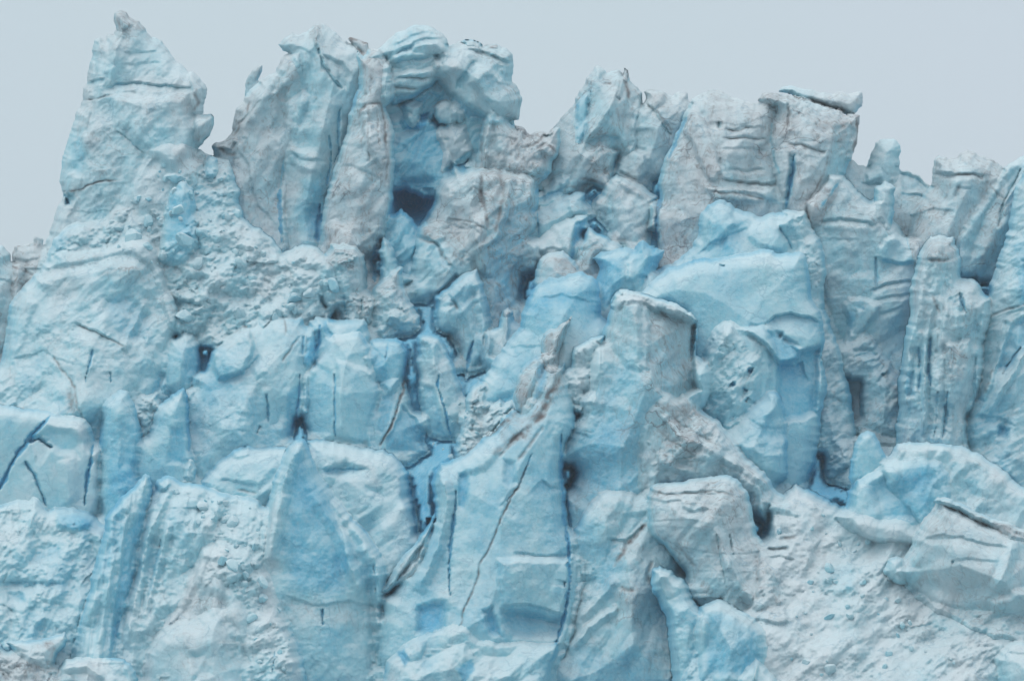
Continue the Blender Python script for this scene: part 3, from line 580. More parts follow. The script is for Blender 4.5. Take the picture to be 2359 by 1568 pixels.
anv = S('ice_serac', 'serac', SKY, 'dirty anvil-shaped serac topped by an overhanging slab, highest on the right half', 8.5, 5.2,
  "1742,236 1756,214 1775,212 1797,216 1850,230 1900,247 1950,262 1978,266 1976,300 1974,330 1960,362 1950,385 1942,420 1925,450 1905,480 1890,520 1850,540 1810,520 1798,472 1786,430 1778,390 1772,350 1773,290 1784,262 1786,246 1765,238",
  (('L',"1772,300 1776,258 1786,246",1.0,8),('C',"1788,250 1778,290 1776,325 1784,370 1796,400",3.5,1.3,.3),('C',"1830,355 1824,400 1818,440 1810,478",5.5,1.8,.65),('P',"1818,350 1840,352 1832,450 1808,500 1802,470",-1.0,6,0,0,.35),
   ('C',"1812,240 1815,260 1812,310",2.5,.7,0),('L',"1810,330 1840,334 1870,345 1905,352",.8,14),('D',"1815,332 1850,336 1900,352",3,.6),('D',"1812,240 1816,262 1812,290",4,.6),
   ('P',"1915,290 1960,280 1976,300 1960,370 1935,430 1905,480 1880,500 1880,430 1910,360",-.9,12,0,0,.15),('C',"1930,420 1915,445 1892,478",5,1.2,.5),
   ('G',"1830,240 1975,266 1970,300 1900,340 1820,330",.35,24),('D',"1974,270 1976,310 1966,345",5,.8),('D',"1860,470 1898,395 1908,360",2.5,.5)),
  dirt=.58, blue=.12, fs=55, step=2.0, strat=.35, ss=20, noi=.45, yc=360)
part(anv, 'cap_slab', 10.0, 2.4, "1793,212 1797,204 1808,199 1838,199 1862,206 1890,214 1915,215 1932,211 1955,216 1982,211 1988,216 1985,240 1975,258 1962,268 1945,262 1905,248 1872,240 1845,228 1812,217",
  (('L',"1796,213 1850,228 1905,245 1965,262",1.4,9),('D',"1795,214 1850,229 1905,246 1962,264",3.2,1.0)), label='pale slab lying across the top, dark seam beneath', dirt=.22, blue=.13, step=2.0, fac=.4, er=.5)
S('ice_fin', 'ice fin', SKY, 'thumb-shaped smooth ice finger standing alone between the anvil and the square tower', 2.0, 3.0,
  "1985,400 1996,382 2008,350 2018,330 2030,321 2046,319 2062,321 2070,332 2072,358 2073,400 2066,430 2058,428 2040,416 2010,425 1990,426", (('L',"1990,395 2030,402 2066,408",.4,20),), blue=.26, dirt=.15, step=2.0, er=.5, fac=.3)
S('ice_serac', 'serac', SKY, 'low wall of ice behind and around the foot of the thumb-shaped finger', 1.0, 3.2,
  "1942,400 1950,374 1962,370 1975,378 2000,384 2040,400 2075,392 2090,390 2112,405 2134,424 2148,432 2150,470 2130,540 2110,600 2060,640 1980,640 1930,560 1920,460",
  (('L',"1980,424 2010,424 2060,430",.9,12),('L',"2075,448 2110,450 2140,454",1.0,12,.3),('R',"2040,420 2040,500",16,1.0),('P',"2068,392 2120,410 2145,440 2080,450",-.7,10,0,0,.15)), blue=.2, dirt=.22, step=2.5)
S('ice_column', 'ice column', SKY, 'column of ice directly below the thumb-shaped finger', 3.4, 2.4, "2018,430 2036,416 2052,420 2062,432 2060,460 2058,500 2048,530 2036,532 2020,500 2012,460", (), blue=.3, dirt=.1, step=2.0)
S('ice_serac', 'serac', SKY, 'square-shouldered grey tower near the right edge, three bumps on its top', 5.5, 5.2,
  "2148,400 2152,372 2162,360 2182,365 2198,362 2212,352 2228,348 2242,352 2252,358 2270,362 2292,370 2306,382 2290,420 2270,470 2250,530 2230,600 2225,680 2160,680 2105,620 2093,560 2094,490 2116,460 2140,430",
  (('L',"2150,400 2190,404 2245,404 2272,408",1.1,12),('D',"2200,402 2240,404 2262,412",4,.7),('P',"2150,362 2190,366 2200,402 2150,402",.8,9),('L',"2200,434 2240,436",.6,12),('D',"2205,430 2200,455",5,.5),('L',"2096,500 2150,480 2200,490",.8,40),
   ('G',"2120,470 2250,480 2240,540 2130,520",.35,30)), dirt=.5, blue=.12, fs=60, step=2.5, fac=.7)
S('ice_slab', 'ice slab', RGT, 'long pale slab leaning up to the right edge, in front of the square-shouldered tower', 8.0, 4.2,
  "2305,392 2322,378 2345,362 2365,350 2400,350 2372,420 2345,452 2330,500 2312,560 2296,620 2284,655 2250,650 2208,642 2198,620 2202,560 2218,520 2248,480 2280,430",
  (('C',"2352,390 2325,440 2310,470 2300,520",5,1.2,.2),('G',"2300,430 2330,470 2290,600 2250,640 2270,520",.5,22),('L',"2208,628 2240,632 2280,650",1.0,18),('D',"2278,425 2310,460",3,.5),('R',"2340,368 2260,470 2225,560",16,.9)), dirt=.35, blue=.2, fs=55, step=2.5)
S('ice_column', 'ice column', RGT, 'massive smooth blue-grey column cut by the right edge of the photo', 11.0, 6.5,
  "2345,420 2385,352 2440,352 2440,1240 2320,1180 2262,1140 2210,1090 2218,960 2236,900 2244,840 2246,780 2258,720 2280,660 2296,600 2318,540 2330,470",
  (('B',"2330,560 2440,520 2440,700 2350,700",.3,30),('P',"2340,590 2440,540 2440,700 2360,690",-1.2,24),('L',"2245,760 2290,735 2320,722 2380,705",.6,26),
   ('P',"2310,740 2380,720 2380,800 2320,860 2290,850",-1.1,14,0,0,.25),('R',"2380,790 2310,890 2270,960",12,1.2),('R',"2330,740 2300,830 2260,920",10,1.0),('C',"2350,800 2310,860",5,1.0,.2),
   ('P',"2300,970 2330,985 2320,1020 2290,1010",-1.2,12,0,0,.3),('D',"2270,730 2340,705 2380,700",4,.5),('L',"2250,960 2300,960 2340,980",1.0,40),('C',"2200,880 2205,960",3,.6,.1),('D',"2290,850 2265,905",5,.5)),
  blue=.3, dirt=.2, fs=90, fac=1.0, step=2.5, yc=700, noi=.5, lean=.3)
S('ice_column', 'ice column', RGT, 'fluted ice column left of the massive right-edge column, standing behind the pale snow shelf', 8.0, 5.6,
  "2098,650 2110,590 2126,560 2140,545 2165,540 2195,545 2212,590 2216,640 2262,652 2258,720 2240,790 2246,850 2232,920 2214,960 2212,1120 2150,1120 2056,1110 2062,1000 2068,940 2068,880 2078,820 2086,770 2094,720",
  (('C',"2116,800 2120,860 2116,900",4,1.2,.4),('C',"2142,780 2138,850 2142,890",4.5,1.6,.55),('R',"2130,800 2128,1000",9,1.3),('C',"2182,900 2178,960 2170,1010",6,1.6,.25),('C',"2160,900 2152,1010",4,1.0,.2),('P',"2170,790 2236,780 2240,860 2200,940 2170,930 2180,860",1.0,12),
   ('C',"2208,675 2225,720",6,1.4,.3),('L',"2205,655 2240,658 2260,668",1.0,14),('D',"2140,600 2180,598",4,.6),('L',"2128,598 2160,600 2200,592",.9,20),('G',"2130,550 2205,550 2205,600 2130,600",.45,16),
   ('R',"2125,620 2110,720 2090,840 2072,960",16,1.2),('D',"2150,680 2165,720",4,.5),('G',"2170,800 2230,790 2220,880 2180,880",.4,14),('P',"2076,860 2110,850 2110,920 2080,920",-1.0,12,0,0,.3)),
  blue=.22, dirt=.28, fs=60, fac=.6, noi=.6, flute=.25, step=2.0, yc=790, lean=.15, fuse=0.95, cap=4, fw=20)
S('ice_wall', 'ice wall', RGT, 'recessed grey wall with long horizontal bands, between the anvil and the fluted column', 2.0, 3.6,
  "1868,470 1900,450 1940,400 1980,440 2020,470 2070,520 2100,560 2130,600 2120,800 2085,960 2060,1050 1990,1050 1960,900 1925,760 1900,640 1880,540",
  (('L',"1885,512 1930,504 1975,508 2020,520",1.4,14,.15),('L',"1895,552 1930,554 1980,552",.5,20),('L',"2000,672 2040,656 2105,650",1.2,12,.1),('L',"2010,690 2060,682 2105,676",.8,12),('L',"2020,722 2080,706",.8,14),('C',"2018,590 2018,665",4,.9,.25),('P',"1880,515 2030,525 2030,650 1900,640",-.7,26)),
  blue=.2, dirt=.32, fs=80, strat=.2, ss=30, sang=-.1, step=2.5, yc=720, lean=.1, fuse=1.0, cap=4, fw=22)
S('ice_block', 'ice block', RGT, 'blunt pale blue block lodged in the banded wall, curved blue shadow line beneath', 4.8, 2.2, "2014,592 2022,566 2040,545 2062,536 2086,545 2098,575 2106,606 2100,612 2062,612 2034,604", (('P',"2014,588 2105,600 2100,618 2040,612",-1.2,8,0,0,.4),('C',"2085,545 2100,585",4,1.2,.35)), blue=.28, dirt=.1, step=2.0)
S('ice_block', 'ice block', RGT, 'pitted dirty ice lump low in the recess beside the narrow dark slot', 4.5, 3.6,
  "1946,800 1962,770 1985,760 2010,770 2030,800 2060,850 2070,900 2064,960 2062,1030 2010,1030 1982,1020 1980,940 1978,880 1958,880 1950,840",
  (('C',"2034,812 2046,822",8,1.2,.1),('C',"2030,860 2036,864",5,.9,.3),('P',"1960,800 2010,795 2030,820 2000,830 1965,830",-.8,10,0,0,.2),('G',"2020,820 2070,850 2065,900 2040,880",.5,14)), blue=.25, dirt=.35, fs=45, step=2.0, noi=.6)
S('ice_block', 'ice block', RGT, 'small knobbly ice knob with a hole, high in the recess above the dirty lump', 5.0, 2.4, "1935,700 1950,680 1980,680 2010,684 2030,705 2025,730 1995,760 1975,775 1952,800 1942,790 1948,750 1940,720", (('C',"1986,704 1990,714",4,1.0,.3),('P',"1945,710 1972,715 1972,750 1950,790 1945,750",-1.2,8,0,0,.3),('D',"1940,685 1990,675 2020,690",4,.5)), blue=.22, dirt=.38, step=2.0)
# ---- right centre
S('ice_ridge', 'ice ridge', MID, 'long rough frosted ridge running down the right side of the smooth dome', 10.0, 3.6,
  "1800,482 1830,485 1852,484 1868,520 1885,545 1898,580 1900,640 1894,680 1908,730 1928,780 1940,830 1958,900 1965,960 1975,1020 1985,1090 1960,1130 1900,1110 1880,900 1870,700 1840,560",
  (('D',"1900,660 1925,720 1930,760",4,.5),('G',"1890,640 1930,700 1945,780 1925,780 1900,720",.4,14),('L',"1890,910 1930,920 1950,930",.8,16)), blue=.2, dirt=.22, rub=.3, rs=14, noi=.7, step=2.0, fs=40)
S('ice_serac', 'serac', MID, 'pale blue hump of ice with a blunt summit, above and behind the smooth dome', 11.0, 4.2,
  "1480,680 1500,655 1520,620 1560,600 1592,570 1606,540 1612,500 1630,470 1658,460 1680,470 1692,482 1735,490 1755,500 1800,485 1830,495 1855,560 1870,640 1840,700 1700,700 1560,700",
  (('P',"1610,520 1640,465 1690,480 1700,520 1660,560 1620,590",.9,14,0,-1),('L',"1600,592 1640,560 1690,540 1720,525",.9,20,.1),('P',"1730,500 1780,490 1820,560 1810,590 1740,570 1715,550",.5,16),('C',"1796,525 1815,555 1825,578",3,.9,.3),
   ('L',"1530,640 1570,600 1620,596",.4,20)), blue=.36, dirt=.06, fs=55, step=2.0)
dome = S('ice_dome', 'ice dome', MID, 'large smooth light blue dome of ice right of centre, arched hollow low on its face', 14.0, 7.0,
  "1460,690 1480,668 1508,640 1540,614 1580,605 1610,596 1640,598 1670,588 1705,582 1740,578 1762,576 1800,584 1845,582 1856,592 1864,640 1870,690 1888,720 1900,760 1895,830 1905,900 1890,960 1880,1060 1850,1150 1780,1160 1700,1100 1640,960 1600,860 1596,760 1590,720 1540,690",
  (('L',"1765,745 1785,728 1820,724 1860,732 1898,748",2.2,46,.25),('P',"1750,748 1800,760 1850,800 1895,790 1888,960 1800,980 1780,900 1782,840 1770,790",-2.6,18,-1.0,.5,.3),('P',"1690,756 1760,745 1800,770 1850,800 1845,830 1790,842 1760,800",1.6,12,0,1.5),
   ('L',"1788,840 1830,842 1850,835",1.6,50,.2),('L',"1460,690 1500,650 1560,615 1640,600 1760,580",.25,60),('C',"1658,610 1670,612",4,.5,.2),('L',"1725,745 1745,750 1765,748",.6,30)),
  blue=.3, dirt=.05, bv=.09, fs=140, fac=.4, noi=.3, cup=.05, med=.35, step=2.5, yc=800, er=.25, lean=.2)
S('ice_boulder', 'ice boulder', MID, 'pitted frosty boulder with small blue holes, in front of the smooth dome', 18.5, 4.6,
  "1598,870 1606,850 1622,800 1640,765 1655,745 1680,736 1700,744 1720,762 1745,776 1768,792 1780,815 1782,870 1776,896 1755,905 1738,925 1715,960 1680,975 1640,965 1605,920",
  (('C',"1722,850 1732,856",8,1.3,.45),('C',"1684,880 1692,886",7,1.2,.45),('C',"1708,892 1722,903",5,1.2,.45),('C',"1716,925 1724,915",6,1.2,.4),('L',"1660,750 1700,760 1778,850",.4,40),('R',"1690,740 1640,830 1615,890",20,.8)), blue=.26, dirt=.1, noi=.8, fs=45, step=2.0, rub=.2, rs=10)
S('ice_boulder', 'ice boulder', MID, 'rounded blue lobe directly below the pitted frosty boulder', 19.5, 4.2,
  "1650,985 1680,970 1712,950 1740,925 1765,900 1785,898 1800,915 1808,945 1814,985 1812,1040 1815,1100 1780,1130 1730,1100 1690,1060 1655,1020",
  (('L',"1720,960 1760,985 1808,985",.5,30),), blue=.33, dirt=.05, noi=.5, fs=50, er=.5, step=2.0)
S('ice_block', 'ice block', MID, 'bright blue block with a small rough peak, between smooth dome and rounded light blue block', 12.0, 4.2,
  "1366,592 1385,582 1405,576 1438,572 1460,578 1468,560 1480,552 1492,562 1505,572 1530,574 1528,590 1510,620 1490,650 1470,672 1445,676 1415,670 1400,700 1385,735 1370,700 1372,650 1380,620",
  (('P',"1460,580 1482,552 1500,575 1495,640 1440,650 1440,600",.9,12),('B',"1370,600 1440,590 1430,660 1390,700",.25,20),('B',"1500,580 1530,580 1480,660 1470,640",.3,12)), blue=.38, dirt=.04, fs=45, step=2.0)
S('ice_slab', 'ice slab', MID, 'pale slab with a blue right face, left of the brown-grey triangle in the centre', 10.0, 3.6,
  "1224,606 1216,560 1232,548 1262,530 1290,512 1308,500 1352,498 1356,520 1350,540 1334,565 1325,600 1322,612 1300,590 1270,598 1238,600",
  (('P',"1320,510 1356,500 1352,540 1330,570 1318,615 1305,600 1312,560",-1.0,8,0,0,.6),('L',"1236,585 1262,576 1305,578",1.0,14)), blue=.15, dirt=.3, step=2.0, fs=50)
S('ice_block', 'ice block', MID, 'squat dirty block with a speckled triangular face, above the light blue rounded block', 12.0, 3.0,
  "1232,620 1236,598 1262,582 1298,580 1312,592 1336,618 1352,630 1340,640 1300,650 1262,660 1236,690 1228,650", (('G',"1275,595 1305,595 1340,625 1300,640 1275,620",.6,8),('L',"1236,594 1270,585 1300,582",.8,12)), blue=.1, dirt=.5, step=2.0)
S('ice_block', 'ice block', MID, 'brown-grey triangular block between two blue clefts, above the bright light blue block', 10.5, 3.0,
  "1322,612 1332,570 1348,535 1358,522 1385,540 1412,552 1436,568 1440,580 1400,584 1370,594 1376,625 1378,640 1350,630", (('L',"1335,575 1380,560",.5,20),('G',"1340,560 1400,560 1376,630 1330,610",.3,14)), blue=.1, dirt=.5, step=2.0)
S('ice_block', 'ice block', MID, 'large rounded light blue block left of the grey prow, broad snowy shoulder on top', 15.0, 5.6,
  "1198,750 1204,715 1220,680 1236,655 1262,638 1288,640 1310,632 1340,626 1364,634 1378,655 1384,700 1386,730 1395,770 1400,850 1380,960 1330,1020 1180,1030 1080,1020 1082,960 1100,900 1112,868 1130,845 1152,806 1180,772",
  (('L',"1240,690 1290,680 1340,690 1380,700",.5,40,.1),('B',"1200,700 1370,640 1380,760 1250,760",.12,30),('L',"1160,800 1230,800 1310,790",.4,40),('P',"1105,930 1200,880 1190,960 1100,1000",-.7,20,0,0,.15)), blue=.36, dirt=.05, fs=100, fac=.5, step=2.5, noi=.22, er=.35, yc=830)
tooth = S('ice_fin', 'ice fin', MID, 'slim white tooth with a brown tip standing in the dark hollow at the centre', 12.0, 2.2, "1132,850 1134,815 1143,770 1150,735 1158,715 1169,708 1180,716 1186,740 1190,760 1180,800 1160,850", (('D',"1160,716 1172,712",4,.7),('R',"1168,715 1165,800",8,.8)), blue=.12, dirt=.12, step=2.0, jit=1.5)
part(tooth, 'brown_tip', 12.3, .6, "1158,716 1169,708 1180,716 1182,726 1170,732 1158,728", (), label='brown stained tip', dirt=.9, blue=0.0, jit=1.0)
S('snow_patch', 'snow patch', MID, 'narrow strip of white rubble between the light blue block and the grey prow', 18.6, 1.6, "1312,830 1320,798 1345,785 1368,776 1392,772 1392,860 1376,900 1366,940 1350,968 1336,972 1322,930 1312,880", (), blue=.14, dirt=.05, rub=.5, rs=13, step=2.0)
prow = S('ice_serac', 'serac', MID, 'massive grey prow right of centre, flat snowy top and square shaded right face', 17.0, 8.0,
  "1382,800 1388,765 1400,720 1406,690 1422,672 1445,668 1462,672 1490,680 1530,692 1560,704 1590,722 1609,738 1606,770 1600,800 1606,840 1616,880 1600,925 1580,960 1560,1000 1530,1060 1510,1120 1490,1190 1450,1240 1410,1290 1330,1330 1300,1250 1308,1180 1320,1090 1304,1050 1330,990 1372,900",
  (('P',"1488,700 1610,738 1605,850 1620,900 1560,930 1500,900 1482,850",-3.4,14,-3.2,.4),('L',"1470,690 1520,712 1560,722 1608,738",.5,14),('G',"1500,720 1605,745 1610,900 1500,900 1480,860",.4,30),('P',"1400,690 1425,670 1490,682 1480,760 1485,860 1440,850 1400,800",1.0,18,.6,-.4),
   ('P',"1462,830 1500,850 1500,876 1478,872",-.6,10),('B',"1320,1000 1480,940 1490,1200 1400,1280 1320,1240",.2,60),('C',"1300,1060 1302,1120 1312,1200 1318,1250",5,1.8,.45),('G',"1440,1100 1470,1180 1440,1230 1420,1180",.3,30),
   ('L',"1400,800 1440,830 1480,835",.4,40),('R',"1395,780 1380,900 1340,1000",26,.8),('D',"1448,680 1430,715",4,.5),('D',"1510,700 1530,730",5,.5)),
  blue=.27, dirt=.34, fs=80, fac=.8, step=2.5, yc=900, er=.25, noi=.4, lean=.2)
part(prow, 'snow_cap', 21.4, 1.6, "1404,700 1412,680 1426,671 1447,667 1465,671 1492,679 1530,691 1562,703 1592,721 1610,738 1598,742 1570,730 1535,722 1500,712 1470,700 1440,700 1420,720", (), label='thin crest of white snow on top', dirt=.12, blue=.06, step=2.0, rub=.25, rs=8, er=.6)
S('ice_shard', 'ice shard', MID, 'dark grey pointed shard rising like a beak at the centre of the front', 24.5, 2.2, "1243,805 1246,785 1252,772 1266,758 1282,752 1298,742 1306,736 1320,722 1312,745 1304,768 1294,792 1288,815 1286,850 1270,862 1255,850 1248,828", (('D',"1306,742 1296,790 1285,830",4,.5),('R',"1310,735 1280,790 1262,850",8,.6)), blue=.08, dirt=1.0, dv=.1, step=2.0, jit=2.2, fuse=.05)
S('ice_slab', 'ice slab', MID, 'oval grey-blue plate tilted right, just below the dark pointed shard', 24.0, 2.6, "1183,930 1184,900 1195,865 1210,838 1230,820 1244,814 1256,830 1262,855 1258,880 1250,905 1235,930 1215,952 1200,956 1188,944", (('B',"1235,820 1262,850 1250,900 1230,920 1240,870",.35,10),('G',"1185,890 1215,900 1200,950 1186,940",.4,12),('L',"1200,850 1240,840",.3,40)), blue=.22, dirt=.6, step=2.0, er=.4, fac=.25, fuse=.1)
# ---- centre low
body_c = S('ice_serac', 'serac', LOW, 'broad blue-grey mass at bottom centre under the oval plate, thin brown crack winding down it', 20.0, 7.5,
  "1062,1050 1080,1036 1110,1010 1140,992 1156,960 1180,945 1215,955 1245,930 1262,885 1280,850 1300,830 1308,880 1322,940 1328,985 1318,1010 1304,1024 1300,1060 1302,1120 1306,1180 1318,1240 1326,1320 1322,1380 1308,1430 1292,1480 1272,1540 1262,1640 900,1640 890,1500 900,1380 960,1300 1000,1180 994,1110 1012,1070",
  (('C',"1224,1042 1212,1080 1186,1130 1166,1155",2.5,.7,.25),('D',"1218,1070 1186,1130 1160,1180 1145,1215 1125,1260 1108,1290 1095,1350 1072,1395 1056,1450",2.8,.85),('C',"1050,1130 1046,1200 1036,1260 1034,1330 1036,1370",5,1.6,.5),
   ('P',"1060,1050 1140,990 1160,1040 1120,1090 1050,1100",.6,20),('D',"1066,1048 1100,1015 1145,992",4,.9),('D',"1150,1050 1185,1010 1205,985",4,.5),('G',"1140,960 1240,955 1230,1010 1160,1030",.5,18),
   ('P',"1050,1085 1084,1085 1088,1130 1070,1180 1048,1170",-.7,14,0,0,.3),('P',"1155,1050 1190,1060 1200,1110 1170,1135 1152,1110",-.7,16,0,0,.15),
   ('L',"1245,1105 1270,1125 1300,1128",1.0,60,.12),('L',"1182,1274 1220,1278 1260,1280 1320,1274",.8,18),('P',"1140,1280 1322,1278 1320,1370 1290,1440 1200,1420 1150,1400 1140,1330",1.2,18,0,-.5),
   ('P',"1150,1400 1210,1390 1300,1415 1308,1440 1290,1480 1180,1478 1150,1440",-1.6,26,0,1,.2),('L',"1165,1395 1220,1390 1300,1418",1.2,30,.15),('P',"1105,1400 1140,1390 1150,1430 1165,1478 1120,1460",-1.2,18,0,0,.3),('C',"1302,1338 1300,1350",5,1.2,.3),
   ('C',"1292,1000 1293,1050 1294,1120 1300,1200 1311,1250 1310,1300 1312,1350 1304,1400 1293,1440 1281,1480 1264,1540",5.5,3.0,.75),('D',"1300,850 1272,900 1248,955 1200,1000 1140,1040",9,.9),('D',"1250,985 1215,1030 1195,1060",5,.6),('D',"1066,1048 1100,1015 1145,985 1190,950",6,.8),('G',"1262,860 1300,825 1302,890 1250,965 1205,1000 1235,935",.6,8),('P',"950,1390 1030,1370 1042,1400 1030,1460 950,1470",-1.4,26,0,0,.35),('R',"1010,1080 1030,1150 1010,1260 960,1360",20,1.2),('L',"1150,1170 1200,1110 1220,1075",.5,40)),
  blue=.33, dirt=.14, fs=110, fac=.6, step=2.5, yc=1230, er=.16, noi=0.32, lean=.3)
S('ice_fin', 'ice fin', LOW, 'narrow curved flake with a dark hollow back, left of the bottom centre mass', 23.5, 2.4,
  "876,1370 880,1352 900,1322 925,1285 950,1258 968,1232 990,1205 1000,1180 1004,1192 996,1225 984,1262 970,1300 950,1325 920,1345 896,1366",
  (('P',"905,1345 930,1300 958,1262 985,1225 980,1260 960,1305 925,1335",-1.6,8,0,0,.25),('G',"920,1300 970,1240 980,1260 960,1310 920,1340",.5,10),('D',"890,1370 930,1342 968,1306",4,.7)), blue=.2, dirt=.35, step=2.0, jit=2)
S('ice_serac', 'serac', LOW, 'lowest hummocky ice at the bottom edge, left of the long dark crack', 25.5, 3.4,
  "870,1640 890,1520 930,1480 970,1462 1010,1448 1045,1430 1075,1440 1100,1468 1150,1478 1200,1476 1250,1478 1290,1480 1270,1545 1262,1640",
  (('B',"912,1500 930,1495 945,1520 930,1535",.5,8),('B',"1052,1540 1085,1515 1095,1540 1070,1570",.5,10),('P',"912,1500 930,1495 945,1520 930,1535",-.9,8),('L',"1040,1470 1100,1490 1200,1490",.6,30)), blue=.25, dirt=.12, step=2.5, fs=50, noi=0.48)
face = S('ice_serac', 'serac', LOW, 'steep streaky face right of the long dark crack at the bottom, smeared with faint brown', 22.0, 6.0,
  "1265,1640 1272,1545 1296,1480 1316,1420 1328,1350 1324,1290 1312,1240 1340,1180 1380,1130 1450,1130 1500,1150 1510,1230 1540,1290 1565,1340 1580,1400 1590,1470 1585,1640",
  (('D',"1490,1205 1455,1240 1430,1280 1418,1300",6,.95),('L',"1400,1240 1440,1245 1485,1210",1.4,26),('P',"1430,1180 1500,1170 1490,1215 1450,1245 1415,1240",-.8,16),('D',"1500,1290 1490,1320 1500,1345",5,.6),('D',"1430,1355 1460,1358",6,.5),('G',"1400,1340 1480,1350 1470,1440 1420,1430",.4,30),
   ('R',"1320,1440 1380,1380 1420,1330",16,.8),('R',"1310,1500 1360,1440 1420,1400",14,.8),('B',"1320,1180 1420,1260 1400,1380 1330,1330",.15,50),('C',"1575,1420 1582,1480 1578,1560",6,2.0,.6)),
  blue=.27, dirt=.3, fs=70, fac=.8, step=2.5, yc=1360, noi=0.48, er=.15)
S('ice_ridge', 'ice ridge', LOW, 'ribbed dirty ridge sweeping down right from below the prow, rounded blue-grey toe at its end', 22.5, 5.5,
  "1470,1130 1466,1060 1472,1000 1488,950 1510,918 1540,905 1552,920 1572,905 1600,925 1622,950 1650,965 1690,1010 1730,1060 1760,1085 1792,1130 1850,1180 1840,1200 1778,1185 1776,1205 1760,1214 1742,1195 1730,1140 1700,1110 1620,1100 1520,1108 1488,1150",
  (('R',"1500,930 1560,1000 1640,1040 1720,1080 1800,1150",14,.9),('D',"1490,960 1540,1010 1600,1050",3,.4),('D',"1520,930 1570,980 1640,1020",3,.5),('G',"1490,930 1600,930 1660,1030 1540,1080",.35,30),('P',"1735,1080 1790,1090 1778,1180 1762,1214 1742,1190",.7,12,0,0,.12),
   ('L',"1510,1085 1560,1065 1640,1060",.9,24),('C',"1552,1060 1600,1050",3,.6,.1),('R',"1480,1000 1530,1070 1600,1090",12,.7)), blue=.15, dirt=.6, fs=40, fac=.8, noi=0.64, rub=.2, rs=16, fuse=.8, fw=18, step=2.0)
S('ice_block', 'ice block', LOW, 'weathered white and brown layered block under the arch of the ribbed ridge', 24.5, 5.0,
  "1486,1180 1488,1140 1500,1118 1530,1112 1568,1108 1600,1098 1640,1094 1680,1096 1700,1106 1722,1132 1732,1175 1740,1220 1766,1260 1790,1330 1815,1400 1820,1436 1780,1440 1700,1415 1640,1400 1590,1360 1570,1310 1530,1262 1500,1240 1490,1210",
  (('L',"1495,1135 1540,1138 1600,1134 1660,1140",.7,10),('L',"1492,1150 1540,1156 1580,1152",.7,10),('D',"1500,1130 1560,1140 1640,1128 1680,1140",3,.5),('G',"1600,1100 1720,1120 1720,1180 1620,1180",.4,24),('P',"1565,1148 1625,1150 1640,1170 1600,1180 1570,1170",.5,8),
   ('L',"1500,1250 1530,1240 1560,1262 1590,1290",.9,20),('D',"1560,1255 1585,1280 1600,1300",5,.5),('L',"1500,1286 1560,1310 1590,1345",1.0,18,.3),('R',"1640,1200 1690,1320 1760,1430",18,.9),('C',"1650,1230 1660,1290 1672,1350",3,.5,.1),('C',"1680,1230 1690,1290",3,.5,.1),('P',"1740,1300 1800,1400 1815,1436 1740,1420 1700,1360",.5,20)),
  blue=.1, dirt=.5, fs=45, fac=.7, noi=0.48, strat=.3, ss=16, step=2.0, yc=1240, fuse=.75)
S('ice_boulder', 'ice boulder', LOW, 'blue-faced boulder half buried in the snow slope at bottom, right of the blue cleft', 27.0, 4.2,
  "1585,1640 1586,1560 1592,1480 1598,1430 1612,1392 1640,1378 1665,1380 1700,1398 1735,1420 1760,1452 1768,1490 1762,1540 1740,1580 1740,1640",
  (('P',"1610,1400 1680,1400 1755,1450 1760,1520 1720,1570 1620,1560",-.6,24,0,0,.25),('L',"1600,1400 1660,1384 1740,1425",.6,30)), blue=.3, dirt=.15, fs=45, fac=.7, noi=0.40, step=2.0, fuse=1.0, cap=4, fw=22)
S('ice_block', 'ice block', LOW, 'jagged blue block above the blue-faced boulder, small snow blobs on its left', 25.0, 3.2,
  "1494,1340 1505,1310 1520,1300 1545,1312 1575,1330 1590,1360 1610,1395 1600,1440 1592,1500 1588,1560 1582,1640 1540,1640 1545,1500 1530,1420 1505,1370",
  (), blue=.26, dirt=.1, fs=60, noi=.5, med=.2, fuse=1.2, cap=5, fw=26)
snow = stuff('rubble_slope', 'ice rubble', 'broad slope of crushed white ice at the lower right', "1560,1640 1600,1500 1640,1440 1700,1430 1740,1400 1760,1340 1745,1260 1760,1200 1790,1150 1830,1110 1900,1145 1960,1172 2020,1188 2080,1194 2160,1212 2440,1230 2440,1700 1560,1700", 22.0, 1.6,
  (('L',"1765,1262 1790,1266 1815,1258",1.2,16),('D',"1800,1242 1835,1236",5,.7),('D',"1765,1264 1815,1262",4,.5),('L',"1770,1285 1800,1282 1830,1290",1.2,14),('P',"1880,1295 1975,1290 1980,1370 1880,1375",.5,20,0,0,.15),('L',"2060,1440 2110,1445 2160,1430",.7,20,.2)),
  yc=1330, lean=.9, blue=.1, dirt=.16, rub=.09, rs=17, noi=.8, fs=80, fac=1.0, step=2.2, er=.3, fuse=1.2, fw=28, cap=6, med=.1)
S('ice_mound', 'ice mound', LOW, 'smooth blue mound with a white crest above the snow slope, left of the big boulder', 21.0, 2.6,
  "1945,1180 1950,1130 1975,1105 2010,1085 2045,1062 2080,1052 2130,1050 2165,1062 2190,1100 2190,1180 2150,1240 2080,1240 2000,1230",
  (('B',"1990,1110 2140,1070 2150,1200 2000,1210",.25,40),('P',"1990,1110 2060,1078 2140,1070 2150,1200 2020,1210",-.7,22)), blue=.28, dirt=.06, fs=70, fac=.4, step=2.5, er=.4, fuse=0.9, cap=4, fw=22, med=0.3)
